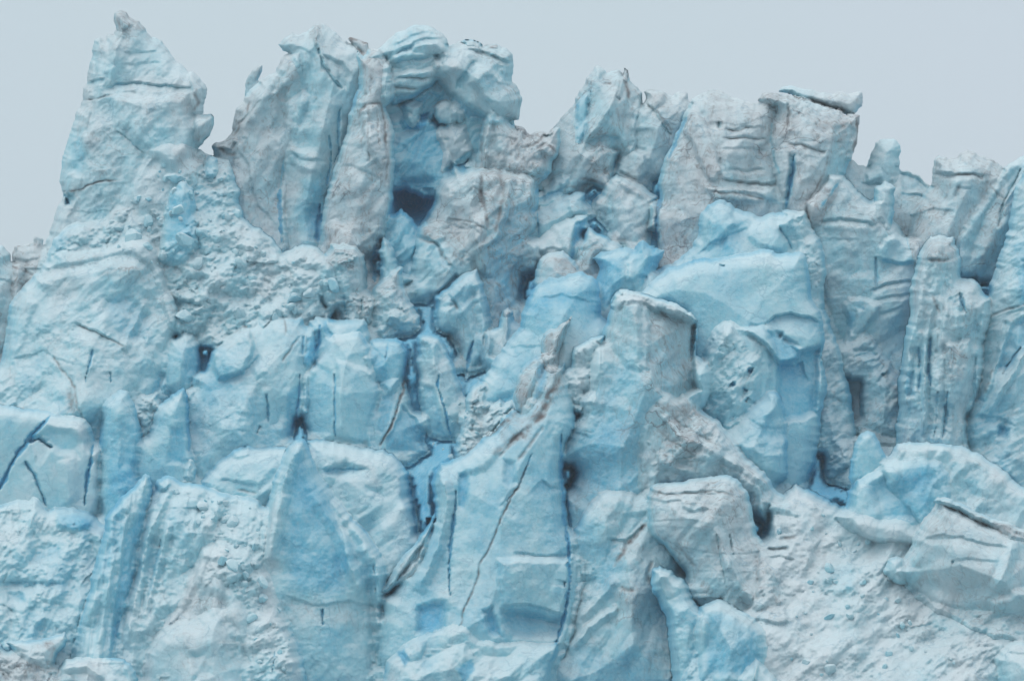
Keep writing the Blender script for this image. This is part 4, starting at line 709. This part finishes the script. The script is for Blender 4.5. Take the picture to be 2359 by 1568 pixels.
S('snow_bank', 'snow bank', LOW, 'pale dimpled shelf of ice behind the big boulder, below the fluted column', 17.0, 3.0,
  "2040,1060 2062,1020 2110,1014 2160,1020 2214,1024 2262,1046 2310,1078 2345,1110 2440,1160 2440,1300 2300,1300 2160,1260 2110,1180 2060,1120", (('L',"2250,1035 2310,1070 2360,1110",.7,20),('D',"2262,1044 2320,1078 2380,1130",3,.5),('P',"2130,1110 2200,1090 2300,1140 2280,1200 2150,1160",-.5,24)), blue=.18, dirt=.28, fs=50, step=2.5, noi=0.40, fuse=1.0, cap=4, fw=22, med=0.3)
S('ice_block', 'ice block', LOW, 'small blue-white pyramid at the foot of the dark slot on the right', 19.0, 2.4, "1950,1100 1958,1050 1970,1016 1984,998 2002,992 2020,1004 2034,1036 2056,1100 2000,1130 1970,1125", (), blue=.25, dirt=.1, step=2.0, fuse=.8, fw=16, med=.3)
bou = S('ice_boulder', 'ice boulder', LOW, 'largest boulder, grey-blue and smooth, resting on the snow slope at lower right', 33.0, 8.0,
  "2040,1318 2060,1300 2080,1280 2098,1250 2106,1222 2130,1190 2148,1162 2160,1146 2185,1150 2215,1162 2245,1180 2280,1196 2320,1200 2370,1222 2440,1240 2440,1440 2370,1462 2330,1474 2290,1470 2240,1450 2200,1430 2160,1412 2130,1395 2095,1362 2070,1340 2040,1335",
  (('L',"2168,1158 2220,1182 2262,1206 2300,1222 2325,1240",1.1,16),('D',"2166,1156 2215,1180 2260,1204 2300,1218 2326,1240",4.5,.9),('L',"2130,1240 2170,1232 2215,1238 2260,1250 2320,1262",.8,20),('L',"2090,1270 2140,1240 2200,1238",.5,60,.05),
   ('P',"2070,1300 2150,1245 2250,1255 2320,1270 2330,1330 2280,1380 2200,1400 2120,1380",-.9,40,.5,-.9),('R',"2330,1245 2320,1300 2290,1360",20,1.0),('P',"2270,1380 2370,1340 2440,1350 2440,1450 2330,1472 2280,1430",.9,24,0,-1.5),
   ('P',"2330,1240 2440,1260 2440,1350 2330,1380 2320,1300",-.6,20,-1,0),('L',"2190,1290 2230,1286 2300,1296",.5,16),('C',"2192,1294 2197,1294",4,.6,.2),('P',"2100,1370 2200,1420 2320,1465 2300,1478 2180,1440",-2.0,16,0,-2)),
  blue=.08, dirt=.5, fs=130, fac=.5, noi=0.16, er=.3, fuse=.0, step=2.5, yc=1320, lean=.0)
part(bou, 'snow_crest', 37.0, 1.8, "2148,1160 2160,1146 2186,1149 2218,1162 2248,1180 2285,1194 2322,1200 2370,1222 2440,1242 2440,1262 2370,1246 2325,1240 2300,1222 2262,1206 2220,1184 2180,1164 2160,1160", (('G',"2220,1165 2330,1205 2400,1240 2330,1236 2250,1200",.4,10),), label='dirty snow crest along the upper edge', dirt=.35, blue=.06, step=2.0, er=.5, noi=.5, lean=.0, yc=1320)
S('ice_block', 'ice block', LOW, 'small white block at the lower left foot of the largest boulder', 37.0, 2.4, "2034,1310 2048,1286 2062,1282 2080,1285 2082,1310 2090,1345 2070,1348 2048,1335 2036,1325", (), blue=.15, dirt=.04, step=2.0)
S('ice_block', 'ice block', LOW, 'rounded white block in the bottom right corner, dark gap above it', 38.0, 3.0, "2290,1520 2300,1500 2318,1480 2340,1474 2370,1476 2440,1480 2440,1640 2330,1640 2300,1600 2296,1550", (('L',"2320,1500 2370,1510",.5,20),), blue=.08, dirt=.15, step=2.0, er=.4)
S('ice_block', 'ice block', LOW, 'small white tent-shaped block at the bottom edge, right of the blue-faced boulder', 33.0, 2.4, "1690,1640 1700,1560 1715,1538 1742,1514 1758,1528 1770,1545 1790,1560 1800,1640", (('R',"1742,1516 1738,1570",8,1.0),), blue=.12, dirt=.12, step=2.0)
# ---- left slopes
mound = S('ice_mound', 'ice mound', MID, 'big weathered mound filling the left side below the tall spire, fine dirty cracks on it', 9.0, 7.5,
  "-60,800 0,840 14,760 22,700 50,660 78,636 100,620 150,598 200,590 240,592 300,565 330,566 352,600 362,650 385,700 395,740 380,790 372,870 380,930 360,1010 300,1100 230,1230 100,1260 -60,1240",
  (('D',"180,748 215,762 250,780 285,798",2.5,.6),('L',"170,745 215,760 255,785",1.2,30),('C',"214,805 202,845 195,885",4,1.4,.5),('C',"252,855 256,880",4,.9,.35),('D',"125,820 145,855 170,890 180,940 190,975",3,.6),
   ('P',"230,680 300,660 355,720 340,790 290,800 240,770",-1.0,24,0,0,.15),('P',"60,640 250,590 350,600 350,680 250,670 120,700",.8,30,0,-1),('G',"220,610 345,610 350,650 230,640",.35,24),('R',"340,690 300,760 285,810",14,.8),
   ('P',"40,690 60,650 90,700 60,800 20,860 10,800",.5,18),('L',"380,860 365,900 345,915",1.4,20,.2),('L',"20,830 100,810 170,840",.6,50),('D',"155,900 175,950",10,.5)),
  blue=.2, dirt=.24, fs=90, fac=.9, noi=.7, step=2.5, yc=860, lean=.5)
rb = stuff('rubble_slope', 'ice rubble', 'tumbled ice rubble sloping down between the tall leaning spire and the cave cluster', "85,640 120,560 150,520 240,500 290,440 330,370 322,340 370,330 420,332 452,345 500,362 530,370 545,420 560,500 620,545 650,580 700,560 730,570 760,600 780,700 760,740 700,735 620,740 560,770 500,800 440,800 395,770 370,700 350,620 300,590 200,610 130,620", 9.5, 3.0,
  (('P',"380,690 400,680 440,690 470,700 430,730 405,725",-1.6,10,0,0,.15),('D',"400,714 412,716",5,.8),('C',"456,520 460,575",3.5,1.0,.4),('L',"400,724 450,720 500,705",1.2,30,.15),('P',"730,675 745,680 760,705 750,715 735,700",-2.2,6,0,0,.2),('G',"400,350 530,360 520,440 430,420",.4,30),('G',"280,590 350,600 350,640 280,630",.3,20),
   ('L',"505,400 520,440",.5,20)),
  yc=540, lean=.7, blue=.2, dirt=.26, rub=.55, rs=21, noi=.9, fs=70, fac=1.1, step=2.2, er=.25)
S('ice_mound', 'ice mound', MID, 'small smooth blue dome poking out of the rubble right of the tall leaning spire', 12.6, 2.6, "360,600 368,545 378,490 392,445 412,420 428,418 442,432 450,470 458,520 458,570 430,610 390,615", (('B',"380,460 445,440 450,560 380,560",.15,20),), blue=.3, dirt=.06, er=.5, step=2.0)
S('ice_boulder', 'ice boulder', MID, 'rounded blue-grey knob in the saddle on the skyline, left of the slanting buttress', 11.0, 1.6, "466,395 468,372 476,360 490,358 502,368 504,395 496,412 478,414", (), blue=.3, dirt=.2, step=2.0, er=.5, jit=1.5)
S('ice_boulder', 'ice boulder', MID, 'upright rounded lobe of pale ice between the weathered mound and the broad ledge block', 15.5, 4.0,
  "364,880 366,840 372,812 388,785 408,772 425,764 446,770 458,790 463,822 466,870 460,900 445,925 425,930 400,925 372,905", (('B',"410,800 460,790 460,880 420,890",.15,20),('P',"415,780 450,775 462,860 425,870",-.4,14)), blue=.28, dirt=.08, er=.5, fac=.4, step=2.0, fs=60)
S('ice_serac', 'serac', MID, 'broad ledge block at left centre with a rounded lip and hollow, brown cracks at right', 14.5, 5.5,
  "428,960 440,920 464,900 468,870 480,830 484,808 505,790 540,765 560,752 590,742 625,730 652,728 680,732 700,725 705,780 702,830 696,880 690,920 680,980 668,1040 640,1090 560,1100 470,1110 420,1090 425,1020",
  (('P',"482,808 540,765 575,752 588,790 584,820 560,860 500,880 484,850",1.2,12,0,-.5),('D',"520,770 560,752 585,755",3,.6),('L',"500,870 545,862 580,840 596,815",1.0,20,.1),('P',"575,850 600,820 620,860 590,880",.5,12),('D',"655,735 660,770",3,.5),('D',"690,775 670,800 650,830",3,.5),
   ('C',"615,905 617,955 616,975",4.5,1.0,.3),('C',"590,1000 600,980",3,.5,.1),('C',"700,770 696,820",3,.8,.3),('B',"660,900 700,880 680,1020 660,1020",.35,16),('C',"690,860 688,920 682,960 670,1010",4,1.4,.45),('R',"500,900 510,1000",24,.6),('R',"570,890 560,990",24,.5),('L',"470,990 540,950 620,960",.4,60)),
  blue=.28, dirt=.16, fs=80, fac=.8, noi=.5, step=2.5, yc=900, lean=.35)
S('ice_slab', 'ice slab', MID, 'tall smooth pale block left of centre, thin vertical blue crack down its middle', 17.5, 4.4,
  "690,910 696,880 700,860 720,838 742,810 756,780 770,770 830,760 852,800 862,850 872,880 880,895 874,925 864,960 862,1000 872,1035 830,1040 780,1030 740,1020 705,1000 694,960",
  (('C',"769,860 771,900 770,950 772,1005",3.2,1.5,.45),('P',"692,900 730,835 768,850 770,1010 700,1000",-.3,12,0,0,.15),('P',"770,820 860,850 880,895 862,960 868,1030 775,1010",.4,12,0,0,.02),('R',"850,860 882,895",6,.4)), blue=.3, dirt=.05, fs=110, fac=.3, noi=.16, step=2.0, yc=900, er=.16, lean=.15)
S('ice_block', 'ice block', MID, 'white-topped pale blue block above the tall smooth block, with a curved blue groove', 15.0, 3.6,
  "700,820 706,770 712,740 736,728 760,735 800,736 836,730 848,745 852,790 856,830 820,840 760,830 730,850 700,850", (('L',"748,735 756,765 776,785 800,790",.7,14,.35),('C',"736,745 734,790 722,812",4,1.2,.45),('B',"702,780 735,770 732,830 700,840",.3,14)), blue=.25, dirt=.06, step=2.0, fs=55)
S('ice_block', 'ice block', MID, 'double-humped pale blue block left of the split tooth, snow along its top', 16.5, 3.2,
  "846,800 852,786 872,778 888,782 900,780 915,776 928,785 934,805 938,830 930,860 920,890 905,912 890,910 872,880 858,850", (('C',"895,785 888,830",3,.5,.15),('B',"848,800 895,800 890,880 860,850",.15,14)), blue=.3, dirt=.08, step=2.0)
S('ice_block', 'ice block', MID, 'dull grey-blue wedge split by a dark brown crack, below the double-humped block', 16.0, 3.4,
  "862,1020 860,985 868,940 880,905 900,890 922,880 932,860 940,900 948,930 962,960 980,1000 988,1045 940,1075 895,1060",
  (('D',"934,862 928,900 916,935 905,965 890,1000 878,1026",4,1.0),('C',"930,880 915,940 895,990 878,1026",3,1.5,.1),('P',"925,930 960,960 985,1010 985,1050 890,1050 885,1010 905,970",-1.0,10,-.6,0,.2),('P',"862,990 880,910 920,895 905,950 880,1010",-.4,10,0,0,.2)), blue=.3, dirt=.2, step=2.0, fs=70, fac=.4)
S('ice_fin', 'ice fin', MID, 'split white tooth with a long vertical bright blue crack, left of centre', 17.5, 3.6,
  "953,785 960,772 975,764 996,768 1012,775 1024,790 1034,815 1048,840 1054,870 1064,895 1070,930 1068,970 1056,1010 1042,1018 1010,1010 985,1005 972,970 965,930 964,890 968,870 958,830 962,805",
  (('C',"1010,862 1010,895 1022,935 1030,970 1040,1012",3.8,1.8,.7),('P',"966,880 1005,890 1020,960 1030,1010 985,1000 968,940",-.7,12,0,0,.3),('D',"1022,790 1045,840",4,.4),('R',"1000,780 1000,860",14,.6)), blue=.2, dirt=.2, step=2.0, noi=.55)
S('ice_ridge', 'ice ridge', MID, 'crumbly strip of dirty ice between the split tooth and the oval plate', 17.6, 2.8,
  "1052,1080 1040,1030 1058,1000 1072,960 1070,915 1082,895 1105,880 1130,888 1120,920 1150,925 1180,920 1184,945 1160,965 1140,992 1100,1015 1075,1040", (), blue=.14, dirt=.38, rub=.55, rs=11, step=2.0, noi=.6)
S('snow_patch', 'snow patch', MID, 'bright white frilled snow clump left of the oval plate', 20.0, 1.8, "1112,1005 1116,960 1130,935 1150,915 1165,925 1182,918 1186,945 1165,962 1150,985 1128,1005", (), blue=.1, dirt=.02, rub=.5, rs=12, step=2.0)
S('ice_pillar', 'ice pillar', LOW, 'rounded blue pillar at lower left, just right of the dark vertical slit', 16.5, 4.2,
  "224,1080 226,1030 232,990 236,950 245,920 262,903 282,894 298,902 306,925 320,965 330,1000 328,1040 318,1090 300,1130 290,1190 240,1220 226,1180", (('B',"250,960 320,980 310,1100 250,1150",.15,30),('P',"270,960 315,980 310,1080 270,1090",-.4,18)), blue=.38, dirt=.04, er=.45, fac=.35, noi=.4, med=.3, fuse=.9, fw=18, cap=4, step=2.0, yc=1040, lean=.15)
S('ice_pillar', 'ice pillar', LOW, 'right of two blue pillars at lower left, straight crack down its right side', 16.0, 4.0,
  "322,1080 330,1040 340,1000 352,955 365,930 390,912 412,898 424,892 432,910 436,960 440,1010 450,1060 446,1100 420,1130 370,1130 330,1120", (('C',"430,900 432,960 436,1040",3.5,1.4,.5),('P',"390,980 430,980 436,1080 380,1070",-.5,14,0,0,.15)), blue=.36, dirt=.04, er=.4, fac=.4, noi=.4, med=.3, fuse=.9, fw=18, cap=4, step=2.0, lean=.15)
S('snow_patch', 'snow patch', LOW, 'little patch of white rubble in the gap between the two blue pillars', 15.5, 1.4, "306,925 318,905 340,905 372,905 362,935 350,965 340,1010 332,1030 322,990", (), blue=.1, dirt=.08, rub=.5, rs=9, step=2.0)
S('ice_wall', 'ice wall', LOW, 'pale wall at the left edge cut by three dark blue diagonal slits', 13.0, 4.4,
  "-60,960 0,930 60,940 120,950 190,960 215,990 226,1030 224,1080 220,1130 215,1200 160,1240 60,1250 -60,1240",
  (('C',"116,956 92,985 66,1012 40,1045 18,1085 4,1118 -10,1145",6,3.0,.8),('C',"66,1018 90,1010 120,1030",9,1.6,.35),('C',"56,1060 80,1095 98,1140 106,1165",5,1.8,.4),('C',"216,1022 208,1065 200,1110 194,1165",6,3.0,.8),
   ('P',"80,1000 110,978 165,980 200,1010 190,1060 130,1050 90,1020",-1.0,22,0,0,.15),('R',"150,1060 160,1160",24,.5)), blue=.14, dirt=.1, fs=120, fac=.3, noi=0.16, step=2.0, yc=1080, lean=.1, fuse=1.1, cap=4, fw=26, er=0.2, med=0.2)
S('snow_bank', 'snow bank', LOW, 'lumpy white bank at the left edge below the slit wall, smooth blue hump on top', 18.5, 4.5,
  "-60,1180 -10,1165 20,1158 40,1148 68,1150 76,1142 92,1152 110,1172 130,1165 170,1168 200,1175 228,1190 240,1220 232,1280 214,1340 190,1420 170,1480 160,1560 -60,1560",
  (('P',"118,1170 150,1162 200,1170 225,1188 215,1215 170,1228 125,1210",.9,14,0,0,.2),('B',"130,1180 215,1185 200,1220 130,1215",.2,14),('P',"60,1260 140,1240 148,1290 60,1310",-.7,20,0,0,.15),('L',"0,1340 60,1340 150,1345",.8,30,.1),('P',"10,1360 60,1360 60,1390 15,1390",-.8,14,0,0,.15)),
  blue=.25, dirt=.08, fs=60, fac=1.0, noi=0.64, rub=.3, rs=24, step=2.5, yc=1340, lean=.6, fuse=1.0, cap=4, fw=24, med=0.3)
S('ice_ridge', 'ice ridge', LOW, 'long steep blue rib at lower left running down from the two pillars, shaded right flank', 21.0, 4.4,
  "150,1640 165,1500 180,1430 205,1360 215,1300 235,1250 245,1205 242,1190 262,1160 285,1140 310,1115 330,1090 345,1095 352,1130 348,1160 332,1220 322,1290 312,1330 300,1370 288,1430 275,1490 262,1540 255,1640",
  (('R',"320,1110 260,1190 235,1300 200,1440",20,1.4),('P',"335,1110 350,1150 318,1320 280,1470 245,1530 250,1400 280,1250",-.9,20,0,0,.25),('R',"290,1180 262,1290 240,1400",14,.7)), blue=.3, dirt=.04, fs=50, fac=.7, noi=0.32, flute=.25, step=2.0, yc=1360, lean=.5)
S('ice_ridge', 'ice ridge', LOW, 'white ribbed slope beside the long steep blue rib, topped by round snow lumps', 20.5, 4.6,
  "245,1640 262,1545 280,1480 292,1420 305,1365 320,1320 326,1265 342,1220 352,1170 355,1130 362,1105 380,1095 400,1098 416,1108 440,1112 490,1125 540,1140 596,1148 610,1180 600,1300 540,1320 480,1300 440,1380 400,1450 340,1500 320,1640",
  (('R',"400,1110 345,1220 320,1340 290,1480",16,1.1),('R',"390,1200 360,1320 330,1420",12,.8),('C',"372,1240 350,1330 340,1380",5,.5,.15),('P',"360,1105 395,1095 398,1115 370,1140",.8,8)), blue=.2, dirt=.06, fs=50, fac=.8, noi=0.48, rub=.22, rs=13, flute=.15, step=2.2, yc=1340, lean=.5)
S('ice_block', 'ice block', LOW, 'small upright chip of ice above the round snow lumps, right of the second blue pillar', 19.0, 1.6, "420,1100 426,1075 436,1055 446,1062 454,1080 450,1102 436,1112", (), blue=.2, dirt=.02, step=2.0, jit=1.2)
S('ice_block', 'ice block', LOW, 'broad pale blue block left of the tall blue horn, dirty line along its lower edge', 18.0, 4.2,
  "460,1110 480,1085 505,1060 540,1035 570,1026 605,1028 640,1024 668,1026 672,1060 650,1110 630,1160 600,1170 560,1150 520,1135 480,1128",
  (('L',"470,1090 520,1060 560,1050",.4,30),('L',"510,1105 550,1110 590,1118",.8,20,.1),('D',"550,1128 590,1134",4,.4)), blue=.28, dirt=.1, fs=60, step=2.2, noi=0.32, fuse=1.0, cap=4, fw=24, med=0.3)
S('ice_ridge', 'ice ridge', LOW, 'pale flank with hollows right of the tall blue horn, white crest curving down', 18.5, 4.8,
  "700,1040 705,1010 740,1012 790,1020 830,1026 862,1030 886,1034 908,1046 928,1065 940,1090 946,1120 955,1160 966,1205 965,1240 935,1270 905,1330 880,1330 830,1240 770,1160 730,1110",
  (('L',"740,1090 770,1078 800,1082 850,1080",.9,26,.2),('P',"735,1080 790,1060 850,1075 820,1100 750,1100",-.8,14,0,0,.2),('P',"830,1110 880,1120 890,1150 840,1140",-.5,14,0,0,.15),('R',"900,1050 940,1110 955,1200",14,.8)), blue=.2, dirt=.07, fs=55, fac=.8, noi=0.40, step=2.2, yc=1150, lean=.45, fuse=1.0, cap=4, fw=24, med=0.3)
horn = S('ice_spire', 'ice spire', LOW, 'tall smooth blue horn near the bottom, broad dark blue face under a rounded tip', 23.5, 8.0,
  "590,1300 600,1220 612,1160 625,1110 642,1070 660,1035 675,1015 692,1008 706,1018 716,1042 726,1070 738,1095 760,1125 790,1160 820,1195 850,1230 872,1262 890,1295 898,1320 888,1360 884,1400 884,1470 875,1540 865,1640 700,1640 600,1640 596,1500 592,1400",
  (('P',"675,1022 706,1020 738,1100 800,1180 870,1300 900,1700 560,1700 632,1400 636,1300 640,1240 655,1140",-1.7,26,-1.1,-.2,.0),('B',"690,1040 720,1100 770,1170 800,1260 790,1350 700,1370 650,1330 645,1240 660,1140",.32,50),('R',"690,1012 660,1090 640,1180 622,1290",22,1.4),('L',"650,1370 720,1395 800,1385 880,1400",.8,46),('P',"780,1200 850,1260 880,1330 820,1380 780,1300",.8,24,0,0,.1),('G',"640,1380 870,1390 870,1450 650,1430",.3,30),('R',"720,1130 790,1250 830,1380",20,.8),('P',"600,1290 620,1140 660,1040 650,1120 632,1240 630,1310",.8,14,.8,0,-.12),
   ('C',"743,1400 743,1440",4,1.6,.5),('C',"862,1300 866,1370",4,.7,.1),('L',"760,1150 790,1250 800,1330",.6,30,.1)),
  blue=.24, dirt=.1, bv=.12, fs=130, fac=.45, noi=.43, cup=.15, med=.25, step=2.5, yc=1300, lean=.25, er=.4, fuse=.75, fw=18, cap=4)
rb2 = stuff('rubble_slope', 'ice rubble', 'crumbled white ice tumbling down left of the foot of the tall blue horn', "440,1330 465,1270 500,1240 540,1245 580,1250 610,1290 640,1370 665,1420 690,1480 705,1560 710,1640 560,1640 570,1500 540,1420 500,1380 450,1380", 25.5, 3.0,
  (('C',"632,1500 628,1545",3,1.0,.4),), yc=1440, lean=.5, blue=.14, dirt=.14, rub=.26, rs=19, noi=1.0, fs=60, fac=.9, fuse=1.2, fw=30, cap=5, step=2.2)
S('ice_ridge', 'ice ridge', LOW, 'dusty brownish ridge rising above the grey boulder at the bottom left', 25.0, 3.8,
  "350,1640 362,1470 380,1430 405,1395 425,1345 440,1310 455,1280 470,1255 490,1246 510,1262 520,1300 540,1340 556,1370 560,1420 560,1640", (('R',"478,1255 450,1340 400,1420",16,1.1),('G',"420,1340 500,1300 500,1400 400,1420",.25,24)), blue=.05, dirt=.35, fs=50, noi=0.40, step=2.2, lean=.4)
S('ice_boulder', 'ice boulder', LOW, 'large smooth grey boulder at the bottom edge, left of the tall blue horn', 28.5, 6.0,
  "318,1700 326,1560 330,1510 344,1480 362,1456 382,1436 412,1428 450,1420 490,1400 514,1396 530,1410 545,1445 560,1480 575,1520 588,1560 596,1700",
  (('P',"335,1500 420,1470 470,1510 420,1600 330,1600",-.7,30,0,0,.08),('P',"430,1500 490,1480 500,1560 440,1580",-.8,20,0,0,.1),('L',"380,1438 450,1430 520,1412",.5,30),('R',"514,1400 550,1480 575,1560",14,.6)), blue=.15, dirt=.28, fs=90, fac=.5, noi=0.20, er=.4, step=2.2, yc=1520, lean=.2)
# bottom-left debris
S('ice_boulder', 'ice boulder', LOW, 'greenish-white block with a black-brown smear in the bottom left corner', 29.0, 2.6, "15,1478 40,1473 80,1474 108,1468 130,1462 150,1455 154,1468 150,1490 136,1500 128,1525 112,1540 90,1534 60,1520 40,1505", (('G',"88,1470 115,1472 132,1500 130,1535 110,1530 115,1500",.95,8),), blue=.1, dirt=.25, step=2.0)
S('ice_boulder', 'ice boulder', LOW, 'rounded white boulder at the bottom edge right of the smeared block', 29.5, 2.6, "132,1560 134,1536 150,1516 180,1512 212,1510 250,1512 284,1512 300,1524 310,1545 318,1580 330,1700 140,1700", (('R',"140,1540 200,1530 240,1560",14,.9),('P',"200,1520 290,1520 300,1570 230,1560",-.5,10)), blue=.12, dirt=.12, step=2.0, er=.5)
S('snow_bank', 'snow bank', LOW, 'dirty gravelly heap of snow filling the extreme bottom left corner', 27.0, 2.4, "-60,1480 0,1482 20,1500 60,1505 100,1520 140,1535 190,1550 200,1700 -60,1700", (('G',"70,1530 140,1525 160,1570 80,1580",.6,16),), blue=.06, dirt=.45, rub=.35, rs=12, step=2.2)

build_all()
# ------------------------------------------------------------------ loose chunks lying on the rubble
import random
rng = random.Random(7)
def chunk_mesh(k):
    r = random.Random(50 + k); n = 420
    v = []
    for i in range(n):                                      # evenly spread directions cut by random planes: an angular lump
        t = math.acos(1 - 2 * (i + .5) / n); p = math.pi * (1 + 5 ** .5) * i
        v.append((math.cos(p) * math.sin(t), math.sin(p) * math.sin(t), math.cos(t)))
    D = np.array(v); pl = [(np.array([r.gauss(0, 1) for _ in range(3)]), r.uniform(.52, .95)) for _ in range(11)]
    R = np.ones(n) * 1.05
    for nrm, d in pl:
        nrm = nrm / np.linalg.norm(nrm); c = D @ nrm; R = np.where(c > .05, np.minimum(R, d / np.maximum(c, .05)), R)
    R = R * (1 + .03 * np.array([r.gauss(0, 1) for _ in range(n)])); V = D * R[:, None] * np.array([1.15, .9, .8])
    import bmesh
    bm = bmesh.new(); [bm.verts.new(p) for p in V]; bmesh.ops.convex_hull(bm, input=bm.verts)
    me = bpy.data.meshes.new('ice_chunk'); bm.to_mesh(me); bm.free()
    for nm, val in (('blue', r.uniform(.05, .4)), ('dirt', r.uniform(.02, .35))):
        at = me.attributes.new(nm, 'FLOAT', 'POINT'); at.data.foreach_set('value', np.full(len(me.vertices), val, np.float32))
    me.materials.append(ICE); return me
CH = [chunk_mesh(k) for k in range(9)]; proto = {}
for label, grp, poly, n, smax in (
    ('small loose ice chunk on the rubble between the tall leaning spire and the cave cluster', 'loose chunks on the upper rubble', "200,560 330,420 400,345 500,370 560,520 640,600 720,590 770,640 760,730 560,740 440,770 360,640", 85, .85),
    ('small loose ice chunk on the crushed ice slope at the lower right', 'loose chunks on the lower right slope', "1780,1200 1880,1170 2020,1240 2050,1340 2200,1450 2280,1540 1820,1560 1800,1440 1780,1300", 40, .5),
    ('small loose ice chunk on the crumbled ice left of the tall blue horn', 'loose chunks beside the horn', "400,1130 590,1160 600,1300 660,1440 690,1560 600,1560 560,1400 480,1260 420,1200", 45, .65),
    ('small loose ice chunk on the crumbly strip beside the split tooth', 'loose chunks at the centre', "1070,900 1130,900 1180,930 1120,1000 1060,1060 960,1060 1000,1020", 18, .4)):
    pg = P(poly); lo = pg.min(0); hi = pg.max(0); k = 0
    while k < n:
        x = rng.uniform(lo[0], hi[0]); y = rng.uniform(lo[1], hi[1])
        if not inside(np.array([x]), np.array([y]), pg)[0]: continue
        yy = CY[int(round((y - GY0) / GS)), int(round((x - GX0) / GS))]
        sz = .13 + (smax - .13) * rng.random() ** 2.2
        me = CH[rng.randrange(len(CH))]
        if me.name in proto: c = proto[me.name].copy()
        else: c = bpy.data.objects.new('ice_chunk', me); proto[me.name] = c
        c.name = 'ice_chunk'; sc.collection.objects.link(c); k += 1
        c.location = world(np.array([x]), np.array([y]), np.array([yy - .25 * sz]))[0]
        c.rotation_euler = [rng.uniform(0, 6.28) for _ in range(3)]; c.scale = [sz * rng.uniform(.75, 1.25) for _ in range(3)]
        c['label'] = label; c['category'] = 'ice chunk'; c['group'] = grp; c['kind'] = 'thing'


me = bpy.data.meshes.new('sea_water'); me.from_pydata([(-1450, -1000, 0), (1450, -1000, 0), (1450, 1800, 0), (-1450, 1800, 0)], [], [(0, 1, 2, 3)])
wt = bpy.data.objects.new('sea_water', me); sc.collection.objects.link(wt); wt['kind'] = 'structure'; wt['label'] = 'grey sea water at the foot of the glacier'
mw = bpy.data.materials.new('sea'); mw.use_nodes = True; me.materials.append(mw); bw = mw.node_tree.nodes['Principled BSDF']; bw.inputs['Roughness'].default_value = .25
nz = mw.node_tree.nodes.new('ShaderNodeTexNoise'); nz.inputs['Scale'].default_value = 40; nz.inputs['Detail'].default_value = 8
rw = mw.node_tree.nodes.new('ShaderNodeValToRGB'); rw.color_ramp.elements[0].position = .42; rw.color_ramp.elements[0].color = (.12, .19, .22, 1)
rw.color_ramp.elements[1].position = .5; rw.color_ramp.elements[1].color = (.55, .64, .67, 1)          # drifting brash ice
tw = mw.node_tree.nodes.new('ShaderNodeTexCoord'); mw.node_tree.links.new(tw.outputs['Generated'], nz.inputs['Vector'])
mw.node_tree.links.new(nz.outputs['Fac'], rw.inputs[0]); mw.node_tree.links.new(rw.outputs[0], bw.inputs['Base Color'])
if HAZE:
    import bmesh
    bm = bmesh.new(); bmesh.ops.create_cube(bm, size=1.0)
    for v in bm.verts:
        v.co = Vector((v.co.x * 3000, v.co.y * 3000 + 400, (v.co.z + .5) * 105 - 1.0))
    me = bpy.data.meshes.new('haze'); bm.to_mesh(me); bm.free()
    hz = bpy.data.objects.new('haze', me); sc.collection.objects.link(hz); hz['kind'] = 'stuff'; hz['label'] = 'thin pale mist in front of the glacier'
    mt = bpy.data.materials.new('mist'); mt.use_nodes = True; n = mt.node_tree.nodes; n.clear()
    oo = n.new('ShaderNodeOutputMaterial'); pv = n.new('ShaderNodeVolumePrincipled'); pv.inputs['Density'].default_value = HAZE
    pv.inputs['Color'].default_value = (.80, .93, 1.0, 1); mt.node_tree.links.new(pv.outputs[0], oo.inputs['Volume']); me.materials.append(mt)
